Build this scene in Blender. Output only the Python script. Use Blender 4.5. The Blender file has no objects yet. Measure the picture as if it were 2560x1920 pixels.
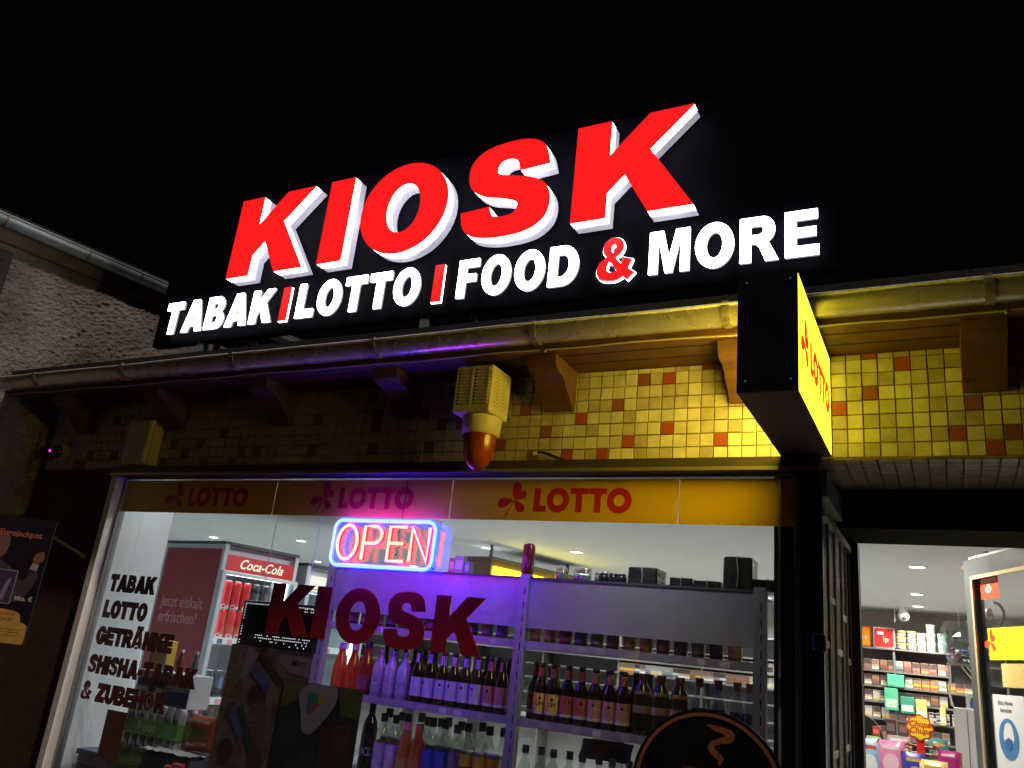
import bpy, bmesh, math, random
from mathutils import Vector, Matrix, noise
R = math.radians
random.seed(7)
sc = bpy.context.scene
COL = sc.collection

# ---------------------------------------------------------------- camera
cam_d = bpy.data.cameras.new('camera'); cam = bpy.data.objects.new('camera', cam_d); COL.objects.link(cam)
cam_d.sensor_width = 36; cam_d.lens = 2032.19 / 2560 * 36; cam_d.clip_start = .05; cam_d.clip_end = 2000
yaw, pit, rol = 0.50612247, 0.32007526, 0.10830816
fw = Vector((-math.sin(yaw) * math.cos(pit), math.cos(yaw) * math.cos(pit), math.sin(pit)))
rt = Vector((math.cos(yaw), math.sin(yaw), 0)); up = rt.cross(fw)
rr = rt * math.cos(rol) + up * math.sin(rol); uu = -rt * math.sin(rol) + up * math.cos(rol)
m = Matrix((rr, uu, -fw)).transposed().to_4x4(); m.translation = (0, -3, 1.6)
cam.matrix_world = m
sc.camera = cam

# ---------------------------------------------------------------- world, sun, exposure
SUN = Vector((.60, -.26, .755)).normalized()
w = bpy.data.worlds.new('World'); sc.world = w; w.use_nodes = True
nt = w.node_tree; nt.nodes.clear()
sky = nt.nodes.new('ShaderNodeTexSky'); sky.sky_type = 'NISHITA'; sky.sun_disc = False
sky.sun_elevation = math.asin(SUN.z); sky.sun_rotation = math.atan2(SUN.x, SUN.y)
bg = nt.nodes.new('ShaderNodeBackground'); bg.inputs[1].default_value = .0003
ow = nt.nodes.new('ShaderNodeOutputWorld')
nt.links.new(sky.outputs[0], bg.inputs[0]); nt.links.new(bg.outputs[0], ow.inputs[0])
sun_d = bpy.data.lights.new('sun', 'SUN'); sun = bpy.data.objects.new('sun', sun_d); COL.objects.link(sun)
sun_d.energy = 1.05; sun_d.angle = R(2); sun_d.color = (1, .84, .74)
sun.rotation_euler = (-SUN).to_track_quat('-Z', 'Y').to_euler()
sc.view_settings.view_transform = 'Standard'; sc.view_settings.look = 'None'
sc.view_settings.exposure = 0; sc.view_settings.gamma = 1; sc.view_settings.use_curve_mapping = False
sc.render.engine = 'CYCLES'
cy = sc.cycles; cy.use_denoising = True; cy.max_bounces = 8; cy.diffuse_bounces = 4; cy.glossy_bounces = 3
cy.transmission_bounces = 6; cy.transparent_max_bounces = 12; cy.sample_clamp_indirect = 4; cy.caustics_reflective = False; cy.caustics_refractive = False
try: cy.denoiser = 'OPENIMAGEDENOISE'
except Exception: pass
cy.use_light_tree = True

# ---------------------------------------------------------------- materials
MATS = {}
def mat(name, col=(.5, .5, .5), rough=.6, metal=0, spec=.5, var=0, vscale=8, bump=0, bscale=60, emit=None, es=0, coat=0, world=False):
    if name in MATS: return MATS[name]
    M = bpy.data.materials.new(name); M.use_nodes = True; t = M.node_tree; b = t.nodes['Principled BSDF']
    b.inputs['Base Color'].default_value = (*col, 1); b.inputs['Roughness'].default_value = rough
    b.inputs['Metallic'].default_value = metal; b.inputs['Specular IOR Level'].default_value = spec
    if coat: b.inputs['Coat Weight'].default_value = coat; b.inputs['Coat Roughness'].default_value = .1
    if emit: b.inputs['Emission Color'].default_value = (*emit, 1); b.inputs['Emission Strength'].default_value = es
    if var or bump:
        tc = t.nodes.new('ShaderNodeTexCoord'); vec = t.nodes.new('ShaderNodeNewGeometry').outputs['Position'] if world else tc.outputs['Object']
    if var:
        n = t.nodes.new('ShaderNodeTexNoise'); n.inputs['Scale'].default_value = vscale; n.inputs['Detail'].default_value = 6; n.inputs['Roughness'].default_value = .65
        t.links.new(vec, n.inputs['Vector'])
        r = t.nodes.new('ShaderNodeValToRGB'); r.color_ramp.elements[0].position = .3; r.color_ramp.elements[1].position = .7
        r.color_ramp.elements[0].color = (*[c * (1 - var) for c in col], 1); r.color_ramp.elements[1].color = (*[min(1, c * (1 + var * .6)) for c in col], 1)
        t.links.new(n.outputs['Fac'], r.inputs['Fac']); t.links.new(r.outputs['Color'], b.inputs['Base Color'])
        mr = t.nodes.new('ShaderNodeMapRange'); mr.inputs['To Min'].default_value = max(.03, rough - .12); mr.inputs['To Max'].default_value = min(1, rough + .15)
        t.links.new(n.outputs['Fac'], mr.inputs['Value']); t.links.new(mr.outputs[0], b.inputs['Roughness'])
    if bump:
        n2 = t.nodes.new('ShaderNodeTexNoise'); n2.inputs['Scale'].default_value = bscale; n2.inputs['Detail'].default_value = 5
        t.links.new(vec, n2.inputs['Vector'])
        bp = t.nodes.new('ShaderNodeBump'); bp.inputs['Strength'].default_value = bump; bp.inputs['Distance'].default_value = .01
        t.links.new(n2.outputs['Fac'], bp.inputs['Height']); t.links.new(bp.outputs[0], b.inputs['Normal'])
    MATS[name] = M; return M
def glow(name, col, s):
    if name in MATS: return MATS[name]
    M = bpy.data.materials.new(name); M.use_nodes = True; t = M.node_tree; b = t.nodes['Principled BSDF']
    b.inputs['Base Color'].default_value = (*[min(.8, c) * .12 for c in col], 1); b.inputs['Roughness'].default_value = .4
    b.inputs['Emission Color'].default_value = (*col, 1); b.inputs['Emission Strength'].default_value = s
    MATS[name] = M; return M
def clear(name, tint=(1, 1, 1), refl=.06, rough=.02, dirt=0, ior=1.45):
    """thin clear sheet: see-through with a surface reflection"""
    if name in MATS: return MATS[name]
    M = bpy.data.materials.new(name); M.use_nodes = True; t = M.node_tree; t.nodes.remove(t.nodes['Principled BSDF'])
    o = t.nodes['Material Output']; a = t.nodes.new('ShaderNodeBsdfTransparent'); a.inputs[0].default_value = (*tint, 1)
    g = t.nodes.new('ShaderNodeBsdfGlossy'); g.inputs['Roughness'].default_value = rough
    f = t.nodes.new('ShaderNodeFresnel')
    ge = t.nodes.new('ShaderNodeNewGeometry'); ma = t.nodes.new('ShaderNodeMath'); ma.operation = 'MULTIPLY_ADD'; ma.inputs[1].default_value = 1 / ior - ior; ma.inputs[2].default_value = ior
    t.links.new(ge.outputs['Backfacing'], ma.inputs[0]); t.links.new(ma.outputs[0], f.inputs[0])   # a thin sheet has no total reflection on its far side
    mm = t.nodes.new('ShaderNodeMath'); mm.operation = 'MAXIMUM'; mm.inputs[1].default_value = refl
    x = t.nodes.new('ShaderNodeMixShader')
    t.links.new(f.outputs[0], mm.inputs[0]); t.links.new(mm.outputs[0], x.inputs[0]); t.links.new(a.outputs[0], x.inputs[1]); t.links.new(g.outputs[0], x.inputs[2]); t.links.new(x.outputs[0], o.inputs[0])
    if dirt:
        tc = t.nodes.new('ShaderNodeTexCoord'); nz_ = t.nodes.new('ShaderNodeTexNoise'); nz_.inputs['Scale'].default_value = 3.5; nz_.inputs['Detail'].default_value = 9; nz_.inputs['Roughness'].default_value = .75
        mr = t.nodes.new('ShaderNodeMapRange'); mr.inputs['From Min'].default_value = .42; mr.inputs['From Max'].default_value = .75; mr.inputs['To Max'].default_value = dirt
        di = t.nodes.new('ShaderNodeBsdfDiffuse'); di.inputs[0].default_value = (.7, .7, .7, 1); y = t.nodes.new('ShaderNodeMixShader')
        t.links.new(tc.outputs['Object'], nz_.inputs['Vector']); t.links.new(nz_.outputs['Fac'], mr.inputs['Value']); t.links.new(mr.outputs[0], y.inputs[0]); t.links.new(x.outputs[0], y.inputs[1]); t.links.new(di.outputs[0], y.inputs[2]); t.links.new(y.outputs[0], o.inputs[0])
    MATS[name] = M; return M
def milky(name, col, tr=.5, gloss=.12):
    """coloured liquid or film that lets light through"""
    if name in MATS: return MATS[name]
    M = bpy.data.materials.new(name); M.use_nodes = True; t = M.node_tree; t.nodes.remove(t.nodes['Principled BSDF'])
    o = t.nodes['Material Output']; d = t.nodes.new('ShaderNodeBsdfDiffuse'); d.inputs[0].default_value = (*col, 1)
    l = t.nodes.new('ShaderNodeBsdfTranslucent'); l.inputs[0].default_value = (*col, 1)
    g = t.nodes.new('ShaderNodeBsdfGlossy'); g.inputs['Roughness'].default_value = .1
    x = t.nodes.new('ShaderNodeMixShader'); x.inputs[0].default_value = tr; y = t.nodes.new('ShaderNodeMixShader'); y.inputs[0].default_value = gloss
    t.links.new(d.outputs[0], x.inputs[1]); t.links.new(l.outputs[0], x.inputs[2]); t.links.new(x.outputs[0], y.inputs[1]); t.links.new(g.outputs[0], y.inputs[2]); t.links.new(y.outputs[0], o.inputs[0])
    MATS[name] = M; return M

# ---------------------------------------------------------------- mesh helpers
class MB:
    def __init__(s): s.v = []; s.f = []; s.smooth = []
    def add(s, vs, fs, sm=False):
        o = len(s.v); s.v += [tuple(v) for v in vs]; s.f += [tuple(i + o for i in f) for f in fs]; s.smooth += [sm] * len(fs); return s
    def box(s, x0, x1, y0, y1, z0, z1):
        return s.add([(x0, y0, z0), (x1, y0, z0), (x1, y1, z0), (x0, y1, z0), (x0, y0, z1), (x1, y0, z1), (x1, y1, z1), (x0, y1, z1)],
                     [(0, 3, 2, 1), (4, 5, 6, 7), (0, 1, 5, 4), (1, 2, 6, 5), (2, 3, 7, 6), (3, 0, 4, 7)])
    def cbox(s, x0, x1, y0, y1, z0, z1, c):
        """box with chamfered vertical edges and chamfered top rim"""
        pl = [(x0 + c, y0), (x1 - c, y0), (x1, y0 + c), (x1, y1 - c), (x1 - c, y1), (x0 + c, y1), (x0, y1 - c), (x0, y0 + c)]
        cx, cyy = (x0 + x1) / 2, (y0 + y1) / 2
        def ring(z, k): return [(cx + (x - cx) * (1 - k / max(1e-6, abs(x1 - x0) / 2)), cyy + (y - cyy) * (1 - k / max(1e-6, abs(y1 - y0) / 2)), z) for x, y in pl]
        vs = ring(z0, c) + ring(z0 + c, 0) + ring(z1 - c, 0) + ring(z1, c); fs = []
        for r in range(3):
            for i in range(8): j = (i + 1) % 8; fs.append((r * 8 + i, r * 8 + j, r * 8 + 8 + j, r * 8 + 8 + i))
        fs += [tuple(range(7, -1, -1)), tuple(range(24, 32))]
        return s.add(vs, fs)
    def prism(s, pts, axis, a, b):
        """polygon pts in the plane normal to axis, extruded from a to b"""
        def P(p, t): return {'x': (t, p[0], p[1]), 'y': (p[0], t, p[1]), 'z': (p[0], p[1], t)}[axis]
        n = len(pts); vs = [P(p, a) for p in pts] + [P(p, b) for p in pts]
        return s.add(vs, [tuple(range(n))[::-1], tuple(range(n, 2 * n))] + [(i, (i + 1) % n, n + (i + 1) % n, n + i) for i in range(n)])
    def lathe(s, prof, n=14, c=(0, 0, 0), cap=True, sm=True):
        vs = []
        for r, z in prof: vs += [(c[0] + r * math.cos(2 * math.pi * i / n), c[1] + r * math.sin(2 * math.pi * i / n), c[2] + z) for i in range(n)]
        fs = []
        for k in range(len(prof) - 1):
            for i in range(n): j = (i + 1) % n; fs.append((k * n + i, k * n + j, k * n + n + j, k * n + n + i))
        s.add(vs, fs, sm)
        if cap:
            s.add(vs[:n], [tuple(range(n))[::-1]]); s.add(vs[-n:], [tuple(range(n))])
        return s
    def tube(s, pts, r, n=8, closed=False, cap=True):
        P = [Vector(p) for p in pts]; k = len(P); vs = []; prev = None
        for i in range(k):
            if closed: t = (P[(i + 1) % k] - P[i - 1]).normalized()
            else: t = (P[min(i + 1, k - 1)] - P[max(i - 1, 0)]).normalized()
            a = prev if prev else (Vector((0, 0, 1)) if abs(t.z) < .9 else Vector((0, 1, 0)))
            u = (a - t * a.dot(t))
            u = u.normalized() if u.length > 1e-5 else t.orthogonal().normalized()
            prev = u; q = t.cross(u)
            rad = r[i] if isinstance(r, (list, tuple)) else r
            vs += [P[i] + (u * math.cos(2 * math.pi * j / n) + q * math.sin(2 * math.pi * j / n)) * rad for j in range(n)]
        fs = []
        for i in range(k if closed else k - 1):
            b = (i + 1) % k
            for j in range(n): l = (j + 1) % n; fs.append((i * n + j, i * n + l, b * n + l, b * n + j))
        s.add(vs, fs, True)
        if cap and not closed:
            s.add(vs[:n], [tuple(range(n))[::-1]]); s.add(vs[-n:], [tuple(range(n))])
        return s
    def mesh(s, name='m'):
        me = bpy.data.meshes.new(name); me.from_pydata(s.v, [], s.f); me.update()
        bm = bmesh.new(); bm.from_mesh(me); bmesh.ops.recalc_face_normals(bm, faces=bm.faces); bm.to_mesh(me); bm.free()
        me.polygons.foreach_set('use_smooth', s.smooth); return me

WM = {}
def T(*a): return Matrix.Translation(Vector(a))
def thing(name, label, cat, loc=(0, 0, 0), rz=0, group=None):
    o = bpy.data.objects.new(name, None); COL.objects.link(o); o.empty_display_size = .1
    o.location = loc; o.rotation_euler = (0, 0, rz); WM[o] = T(*loc) @ Matrix.Rotation(rz, 4, 'Z')
    o['label'] = label; o['category'] = cat
    if group: o['group'] = group
    return o
def tag(o, label, cat, group=None):
    o['label'] = label; o['category'] = cat
    if group: o['group'] = group
    return o
def obj(name, me, M=None, parent=None, mw=None, local=False, label=None, kind=None):
    """link a mesh. Coordinates are world ones unless local (then relative to the parent)"""
    if isinstance(me, MB): me = me.mesh(name)
    if M is not None and len(me.materials) == 0: me.materials.append(M)
    o = bpy.data.objects.new(name, me); COL.objects.link(o)
    mw = mw or Matrix.Identity(4); o.matrix_basis = mw
    if M is not None and me.materials[0] is not M: 
        o.material_slots[0].link = 'OBJECT'; o.material_slots[0].material = M
    if parent:
        o.parent = parent
        if local: WM[o] = WM[parent] @ mw
        else: o.matrix_parent_inverse = WM[parent].inverted(); WM[o] = mw
    else: WM[o] = mw
    if label: o['label'] = label
    if kind: o['kind'] = kind
    return o
def copy_tree(o, parent=None):
    c = o.copy(); COL.objects.link(c); WM[c] = WM[o].copy()
    if parent: c.parent = parent
    for ch in list(o.children):
        copy_tree(ch, c)
    return c
def B(x0, x1, y0, y1, z0, z1): return MB().box(x0, x1, y0, y1, z0, z1)
ORD = ['first', 'second', 'third', 'fourth', 'fifth', 'sixth', 'seventh', 'eighth', 'ninth', 'tenth', 'eleventh', 'twelfth', 'thirteenth', 'fourteenth', 'fifteenth', 'sixteenth', 'seventeenth', 'eighteenth', 'nineteenth', 'twentieth',
       'twenty-first', 'twenty-second', 'twenty-third', 'twenty-fourth', 'twenty-fifth', 'twenty-sixth', 'twenty-seventh', 'twenty-eighth', 'twenty-ninth', 'thirtieth']

# ---------------------------------------------------------------- heavy sans letters (cap height 1)
def E_(cx, cy_, rx, ry, a0, a1, n=14):
    return [(cx + rx * math.cos(R(a0 + (a1 - a0) * i / n)), cy_ + ry * math.sin(R(a0 + (a1 - a0) * i / n))) for i in range(n + 1)]
def CR(pts, n=5):
    """smooth open curve through points"""
    out = []; P = [pts[0]] + list(pts) + [pts[-1]]
    for i in range(1, len(P) - 2):
        for k in range(n):
            t = k / n; a, b, c, d = P[i - 1:i + 3]
            out.append(tuple(.5 * (2 * b[j] + (c[j] - a[j]) * t + (2 * a[j] - 5 * b[j] + 4 * c[j] - d[j]) * t * t + (3 * b[j] - a[j] - 3 * c[j] + d[j]) * t ** 3) for j in (0, 1)))
    return out + [pts[-1]]
def closed_curve(pts, n=5):
    out = []; k = len(pts)
    for i in range(k):
        a, b, c, d = pts[i - 1], pts[i], pts[(i + 1) % k], pts[(i + 2) % k]
        for q in range(n):
            t = q / n
            out.append(tuple(.5 * (2 * b[j] + (c[j] - a[j]) * t + (2 * a[j] - 5 * b[j] + 4 * c[j] - d[j]) * t * t + (3 * b[j] - a[j] - 3 * c[j] + d[j]) * t ** 3) for j in (0, 1)))
    return out
A_ = [[(0, 0), (.365, 1), (.735, 1), (1.1, 0), (.76, 0), (.70, .165), (.395, .165), (.335, 0)], [(.46, .38), (.64, .38), (.55, .72)]]
U_ = [[(0, 1), (.31, 1), (.31, .40)] + E_(.48, .40, .17, .18, 180, 360)[1:-1] + [(.65, .40), (.65, 1), (.96, 1), (.96, .40)] + E_(.48, .40, .48, .42, 0, -180)[1:]]
O_ = [E_(.53, .5, .53, .52, 0, 360, 40)[:-1], E_(.53, .5, .205, .285, 0, 360, 30)[:-1]]
def dots(x): return [[(x - .29, 1.08), (x - .06, 1.08), (x - .06, 1.26), (x - .29, 1.26)], [(x + .06, 1.08), (x + .29, 1.08), (x + .29, 1.26), (x + .06, 1.26)]]
GL = {
 'A': A_, 'Ä': A_ + dots(.55), 'U': U_, 'O': O_, 'Ö': O_ + dots(.53),
 'B': [[(0, 0), (0, 1), (.57, 1)] + E_(.57, .745, .31, .255, 88, -58) + E_(.60, .285, .37, .285, 62, -90), [(.31, .61), (.50, .61)] + E_(.50, .70, .085, .09, -88, 88, 8) + [(.31, .79)], [(.31, .2), (.53, .2)] + E_(.53, .305, .105, .105, -88, 88, 8) + [(.31, .41)]],
 'D': [[(0, 0), (0, 1), (.46, 1)] + E_(.46, .5, .55, .5, 88, -90, 20), [(.31, .23), (.43, .23)] + E_(.43, .5, .25, .27, -88, 88) + [(.31, .77)]],
 'E': [[(0, 0), (0, 1), (.83, 1), (.83, .785), (.31, .785), (.31, .62), (.79, .62), (.79, .415), (.31, .415), (.31, .23), (.85, .23), (.85, 0)]],
 'F': [[(0, 0), (0, 1), (.77, 1), (.77, .785), (.31, .785), (.31, .61), (.70, .61), (.70, .405), (.31, .405), (.31, 0)]],
 'G': [E_(.53, .5, .53, .52, 24, 318, 34) + [(1.02, .17), (1.02, .56), (.55, .56), (.55, .36), (.71, .36), (.71, .25)] + E_(.53, .5, .205, .285, 300, 40, 20)],
 'H': [[(0, 0), (0, 1), (.31, 1), (.31, .64), (.65, .64), (.65, 1), (.96, 1), (.96, 0), (.65, 0), (.65, .39), (.31, .39), (.31, 0)]],
 'I': [[(0, 0), (0, 1), (.32, 1), (.32, 0)]],
 'J': [[(.33, 1), (.64, 1), (.64, .33)] + E_(.32, .33, .32, .35, 0, -180)[1:] + [(.0, .36), (.28, .4)] + E_(.33, .33, .05, .09, 180, 360, 6) + [(.33, .4)]],
 'K': [[(0, 0), (0, 1), (.335, 1), (.335, .63), (.70, 1), (1.10, 1), (.715, .625), (1.12, 0), (.72, 0), (.49, .41), (.335, .25), (.335, 0)]],
 'L': [[(0, 0), (0, 1), (.31, 1), (.31, .245), (.80, .245), (.80, 0)]],
 'M': [[(0, 0), (0, 1), (.41, 1), (.58, .40), (.75, 1), (1.16, 1), (1.16, 0), (.885, 0), (.885, .74), (.69, 0), (.47, 0), (.275, .74), (.275, 0)]],
 'N': [[(0, 0), (0, 1), (.29, 1), (.67, .44), (.67, 1), (.96, 1), (.96, 0), (.67, 0), (.29, .555), (.29, 0)]],
 'R': [[(0, 0), (0, 1), (.58, 1)] + E_(.58, .70, .34, .30, 88, -62) + [(.81, .33), (1.01, 0), (.65, 0), (.49, .32), (.40, .40), (.31, .405), (.31, 0)], [(.31, .60), (.50, .60)] + E_(.50, .695, .1, .095, -88, 88, 8) + [(.31, .79)]],
 'S': [CR([(.895, .69), (.83, .90), (.68, 1.0), (.46, 1.02), (.22, .98), (.08, .87), (.045, .72), (.09, .56), (.24, .45), (.44, .395), (.575, .34), (.60, .27), (.55, .21), (.45, .195), (.35, .22), (.305, .325)]) +
       CR([(0, .305), (.05, .12), (.18, .02), (.44, -.02), (.72, .01), (.88, .12), (.925, .29), (.875, .46), (.74, .56), (.55, .62), (.40, .66), (.35, .72), (.38, .80), (.46, .825), (.55, .79), (.595, .67)])],
 'T': [[(.30, 0), (.30, .755), (0, .755), (0, 1), (.92, 1), (.92, .755), (.62, .755), (.62, 0)]],
 'Z': [[(0, 0), (0, .21), (.47, .77), (.04, .77), (.04, 1), (.88, 1), (.88, .79), (.41, .235), (.90, .235), (.90, 0)]],
 '-': [[(0, .28), (0, .5), (.4, .5), (.4, .28)]],
 '&': [CR([(.84, .07), (.62, -.015), (.40, -.02), (.16, .03), (.03, .16), (.03, .32), (.12, .46), (.28, .555), (.2, .66), (.18, .77), (.24, .93), (.40, 1.02), (.56, 1.02), (.72, .96), (.80, .82), (.77, .69), (.66, .58), (.58, .53), (.74, .365)]) + [(.80, .52), (1.07, .45), (.96, .235), (1.15, .13), (.95, -.03)],
       closed_curve([(.42, .76), (.48, .86), (.56, .82), (.55, .73), (.48, .65)]), closed_curve([(.40, .44), (.61, .22), (.50, .175), (.37, .2), (.31, .29), (.34, .39)])],
}
GW = {'A': 1.10, 'Ä': 1.10, 'B': .97, 'D': 1.01, 'E': .85, 'F': .77, 'G': 1.05, 'H': .96, 'I': .32, 'J': .64, 'K': 1.12, 'L': .80, 'M': 1.16, 'N': .96, 'O': 1.06, 'Ö': 1.06, 'R': 1.01, 'S': .925, 'T': .92, 'U': .96, 'Z': .90, '-': .4, '&': 1.12, ' ': .42}
GC = {}
def curve_mesh(cd):
    o = bpy.data.objects.new('tmp', cd); COL.objects.link(o)
    me = bpy.data.meshes.new_from_object(o); bpy.data.objects.remove(o); bpy.data.curves.remove(cd)
    me.materials.clear(); return me
def shape_mesh(contours, depth=.02, off=0, bevel=0):
    cd = bpy.data.curves.new('c', 'CURVE'); cd.dimensions = '2D'; cd.fill_mode = 'BOTH'; cd.extrude = depth / 2; cd.offset = off
    if bevel: cd.bevel_depth = bevel; cd.bevel_resolution = 1
    for c in contours:
        sp = cd.splines.new('POLY'); sp.points.add(len(c) - 1); sp.use_cyclic_u = True
        for i, p in enumerate(c): sp.points[i].co = (p[0], p[1], 0, 1)
    return curve_mesh(cd)
def glyph(ch, depth, h, wscale=1, off=0):
    """depth, off in metres; h cap height in metres"""
    k = (ch, round(depth, 4), round(h, 4), round(wscale, 3), off)
    if k not in GC: GC[k] = shape_mesh([[(x * h * wscale, y * h) for x, y in c] for c in GL[ch]], depth, off)
    return GC[k]
RX = Matrix.Rotation(math.pi / 2, 4, 'X')      # upright lettering facing -Y
def word(txt, x0, x1, z, h, y, depth, M, parent, name='letter', gap=.09, off=0, Mf=None):
    """heavy word between x0 and x1; returns letters"""
    tot = sum(GW[c] for c in txt) + gap * (len(txt) - 1); ws = (x1 - x0) / (tot * h); x = x0; out = []
    for c in txt:
        if c != ' ': out.append(obj(name, glyph(c, depth, h, ws, off), M, parent, T(x, y, z) @ RX))
        x += (GW[c] + gap) * h * ws
    return out
def text(body, size, depth=.0006, off=0, shear=0, align='LEFT', sx=1, sp=1):
    cd = bpy.data.curves.new('t', 'FONT'); cd.body = body; cd.size = size; cd.extrude = depth / 2; cd.offset = off; cd.shear = shear; cd.align_x = align; cd.space_character = sp
    cd.resolution_u = 3
    o = bpy.data.objects.new('tmp', cd); COL.objects.link(o); me = bpy.data.meshes.new_from_object(o)
    bpy.data.objects.remove(o); bpy.data.curves.remove(cd); me.materials.clear()
    if sx != 1:
        for v in me.vertices: v.co.x *= sx
    return me
def wrap(me, r):
    """bend a flat lettering (x, z up after RX) round a cylinder of radius r about z, front -y"""
    for v in me.vertices:
        a = v.co.x / r; d = r + v.co.z; y = v.co.y; v.co = (math.sin(a) * d, -math.cos(a) * d, y)
    return me

# ================================================================= GROUND
g = obj('ground', MB().add([(-150, -150, 0), (150, -150, 0), (150, 150, 0), (-150, 150, 0)], [(0, 1, 2, 3)]), mat('asphalt', (.035, .032, .03), .9, var=.3, vscale=3, bump=.4), kind='structure')
pv = obj('pavement', B(-30, 30, -2.2, -.02, .004, .12), mat('paving', (.085, .038, .026), .85, var=.25, vscale=5, bump=.3, bscale=90), kind='structure')

# ================================================================= KIOSK BUILDING
kb = thing('kiosk_building', 'low kiosk building with mosaic tiled front, gutter and wooden eaves', 'building', (-1.5, 0, 0))
M_dark = mat('dark_paint', (.030, .022, .020), .55, var=.3, vscale=12)
M_wallbr = mat('brown_render', (.085, .032, .022), .8, var=.35, vscale=9, bump=.3)
M_grout = mat('grout', (.27, .19, .13), .9, var=.5, vscale=6)
M_white = mat('interior_white', (.66, .69, .71), .7, var=.06, vscale=4)
M_ceil = mat('ceiling_paint', (.62, .64, .64), .8, var=.05, vscale=2)
M_wood = mat('eave_wood', (.11, .045, .022), .65, var=.4, vscale=14, bump=.25, bscale=40)
M_soff = mat('soffit_wood', (.11, .044, .022), .6, var=.45, vscale=10, bump=.25, bscale=50)
M_zinc = mat('gutter_zinc', (.52, .48, .45), .26, metal=.55, var=.12, vscale=5, bump=.03, bscale=30)
M_strap = mat('strap_metal', (.30, .26, .22), .5, metal=.6, var=.5, vscale=40)
XL, XR = -4.9, 3.2
lint = obj('lintel_wall', B(XL, XR, .006, .16, 2.372, 2.93), M_grout, kb)
for (a, b, z0, z1) in ((XL, -4.11, 0, 2.372), (-4.11, -.446, 0, .62), (.78, XR, 0, 2.372)):
    obj('wall', B(a, b, .004, .16, z0, z1), M_wallbr, kb)
# tiles: 7.3 rows of 5 cm mosaic, the nearest ones single, the far dark ones joined
tm = [mat('tile_cream', (.60, .55, .46), .35, var=.30, vscale=9, bump=.15, bscale=500, world=True), mat('tile_sand', (.47, .41, .32), .38, var=.32, vscale=13, bump=.15, bscale=500, world=True), mat('tile_pale', (.68, .64, .56), .33, var=.28, vscale=11, bump=.15, bscale=500, world=True)]
tr = [mat('tile_russet', (.36, .075, .04), .35, var=.12, vscale=200, bump=.1, bscale=500, world=True), mat('tile_brown', (.26, .08, .05), .4, var=.1, vscale=200)]
RED = {(-16, 6), (-14, 6), (-18, 4), (-21, 3), (-14, 2), (-17, 1), (-24, 2), (-26, 4), (-28, 1), (-25, 0), (-22, 0), (-19, 0), (-11, 7), (-10, 1), (0, 7), (2, 6), (0, 4), (-2, 3), (6, 3), (5, 1), (7, 0), (8, 1)}
PX, PZ = .053, .0525
t_full = MB().add([(-.0249, 0, -.0246), (.0249, 0, -.0246), (.0249, 0, .0246), (-.0249, 0, .0246), (-.0236, -.004, -.0233), (.0236, -.004, -.0233), (.0236, -.004, .0233), (-.0236, -.004, .0233)],
                  [(4, 5, 6, 7), (0, 1, 5, 4), (1, 2, 6, 5), (2, 3, 7, 6), (3, 0, 4, 7)]).mesh('tile')
t_full.materials.append(tm[0])
far = {0: MB(), 1: MB()}; cnt = 0
for c in range(16, -88, -1):
    for r in range(8):
        hgt = 1 if r < 7 else .36
        x = -.23 + (c + .5) * PX; z = 2.378 + r * PZ + PZ * hgt / 2
        if x > .62 or x < XL + .02: continue
        red = (c, r) in RED if c > -29 else random.random() < .07
        if red and c <= -29: RED.add((c, r))
        mm = random.choice(tr) if red else random.choice(tm)
        if cnt < 300 and c > -42:
            jit = Matrix.Rotation(random.gauss(0, .006), 4, 'X') @ Matrix.Rotation(random.gauss(0, .006), 4, 'Z') @ Matrix.Rotation(random.gauss(0, .004), 4, 'Y')
            obj('tile', t_full, mm, lint, T(x + random.gauss(0, .0005), random.uniform(.002, .0045), z + random.gauss(0, .0004)) @ jit @ Matrix.Diagonal((1, 1, hgt, 1))); cnt += 1
        else:
            k = 1 if red else 0; y0 = random.uniform(.001, .003)
            far[k].add([(x + v.co.x, y0 + v.co.y, z + v.co.z * hgt) for v in t_full.vertices], [tuple(p.vertices) for p in t_full.polygons])
obj('tiles', far[0], tm[1], lint, kind='stuff'); obj('red_tiles', far[1], tr[1], lint, kind='stuff')
# entrance recess: soffit with tiles, side walls, lintel over the door
REC = .85
sf = obj('recess_soffit', B(-.45, .78, .002, REC, 2.372, 2.45), M_grout, kb)
st = MB()
for i in range(23):
    for j in range(15):
        x = -.43 + i * PX; y = .03 + j * PX
        st.add([(x + v.co.x, y + v.co.z, 2.371 + v.co.y * .8) for v in t_full.vertices], [tuple(p.vertices) for p in t_full.polygons])
obj('soffit_tiles', st, tm[1], sf, kind='stuff')
obj('recess_wall', B(-.452, -.385, .01, REC + .09, 0, 2.37), M_dark, kb); obj('recess_wall', B(.70, .78, .002, REC, 0, 2.37), M_dark, kb)
obj('door_lintel', B(-.45, .78, REC, REC + .09, 2.285, 2.60), M_dark, kb); obj('door_shutter_box', B(-.384, .70, .46, REC - .013, 2.212, 2.36), mat('shutter_black', (.006, .006, .006), .8, spec=.03), kb)
obj('wall', B(.52, .70, REC, REC + .09, 0, 2.285), M_dark, kb)
obj('wall', B(.70, XR, REC - .69, REC - .6, 0, 2.6), M_dark, kb)
df = MB().box(-.385, -.335, REC - .012, REC + .07, 0, 2.285).box(.475, .52, REC - .012, REC + .07, 0, 2.285).box(-.335, .475, REC - .012, REC + .05, 2.262, 2.284)
obj('door_frame', df, mat('door_frame_paint', (.02, .02, .022), .4), kb)
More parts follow.
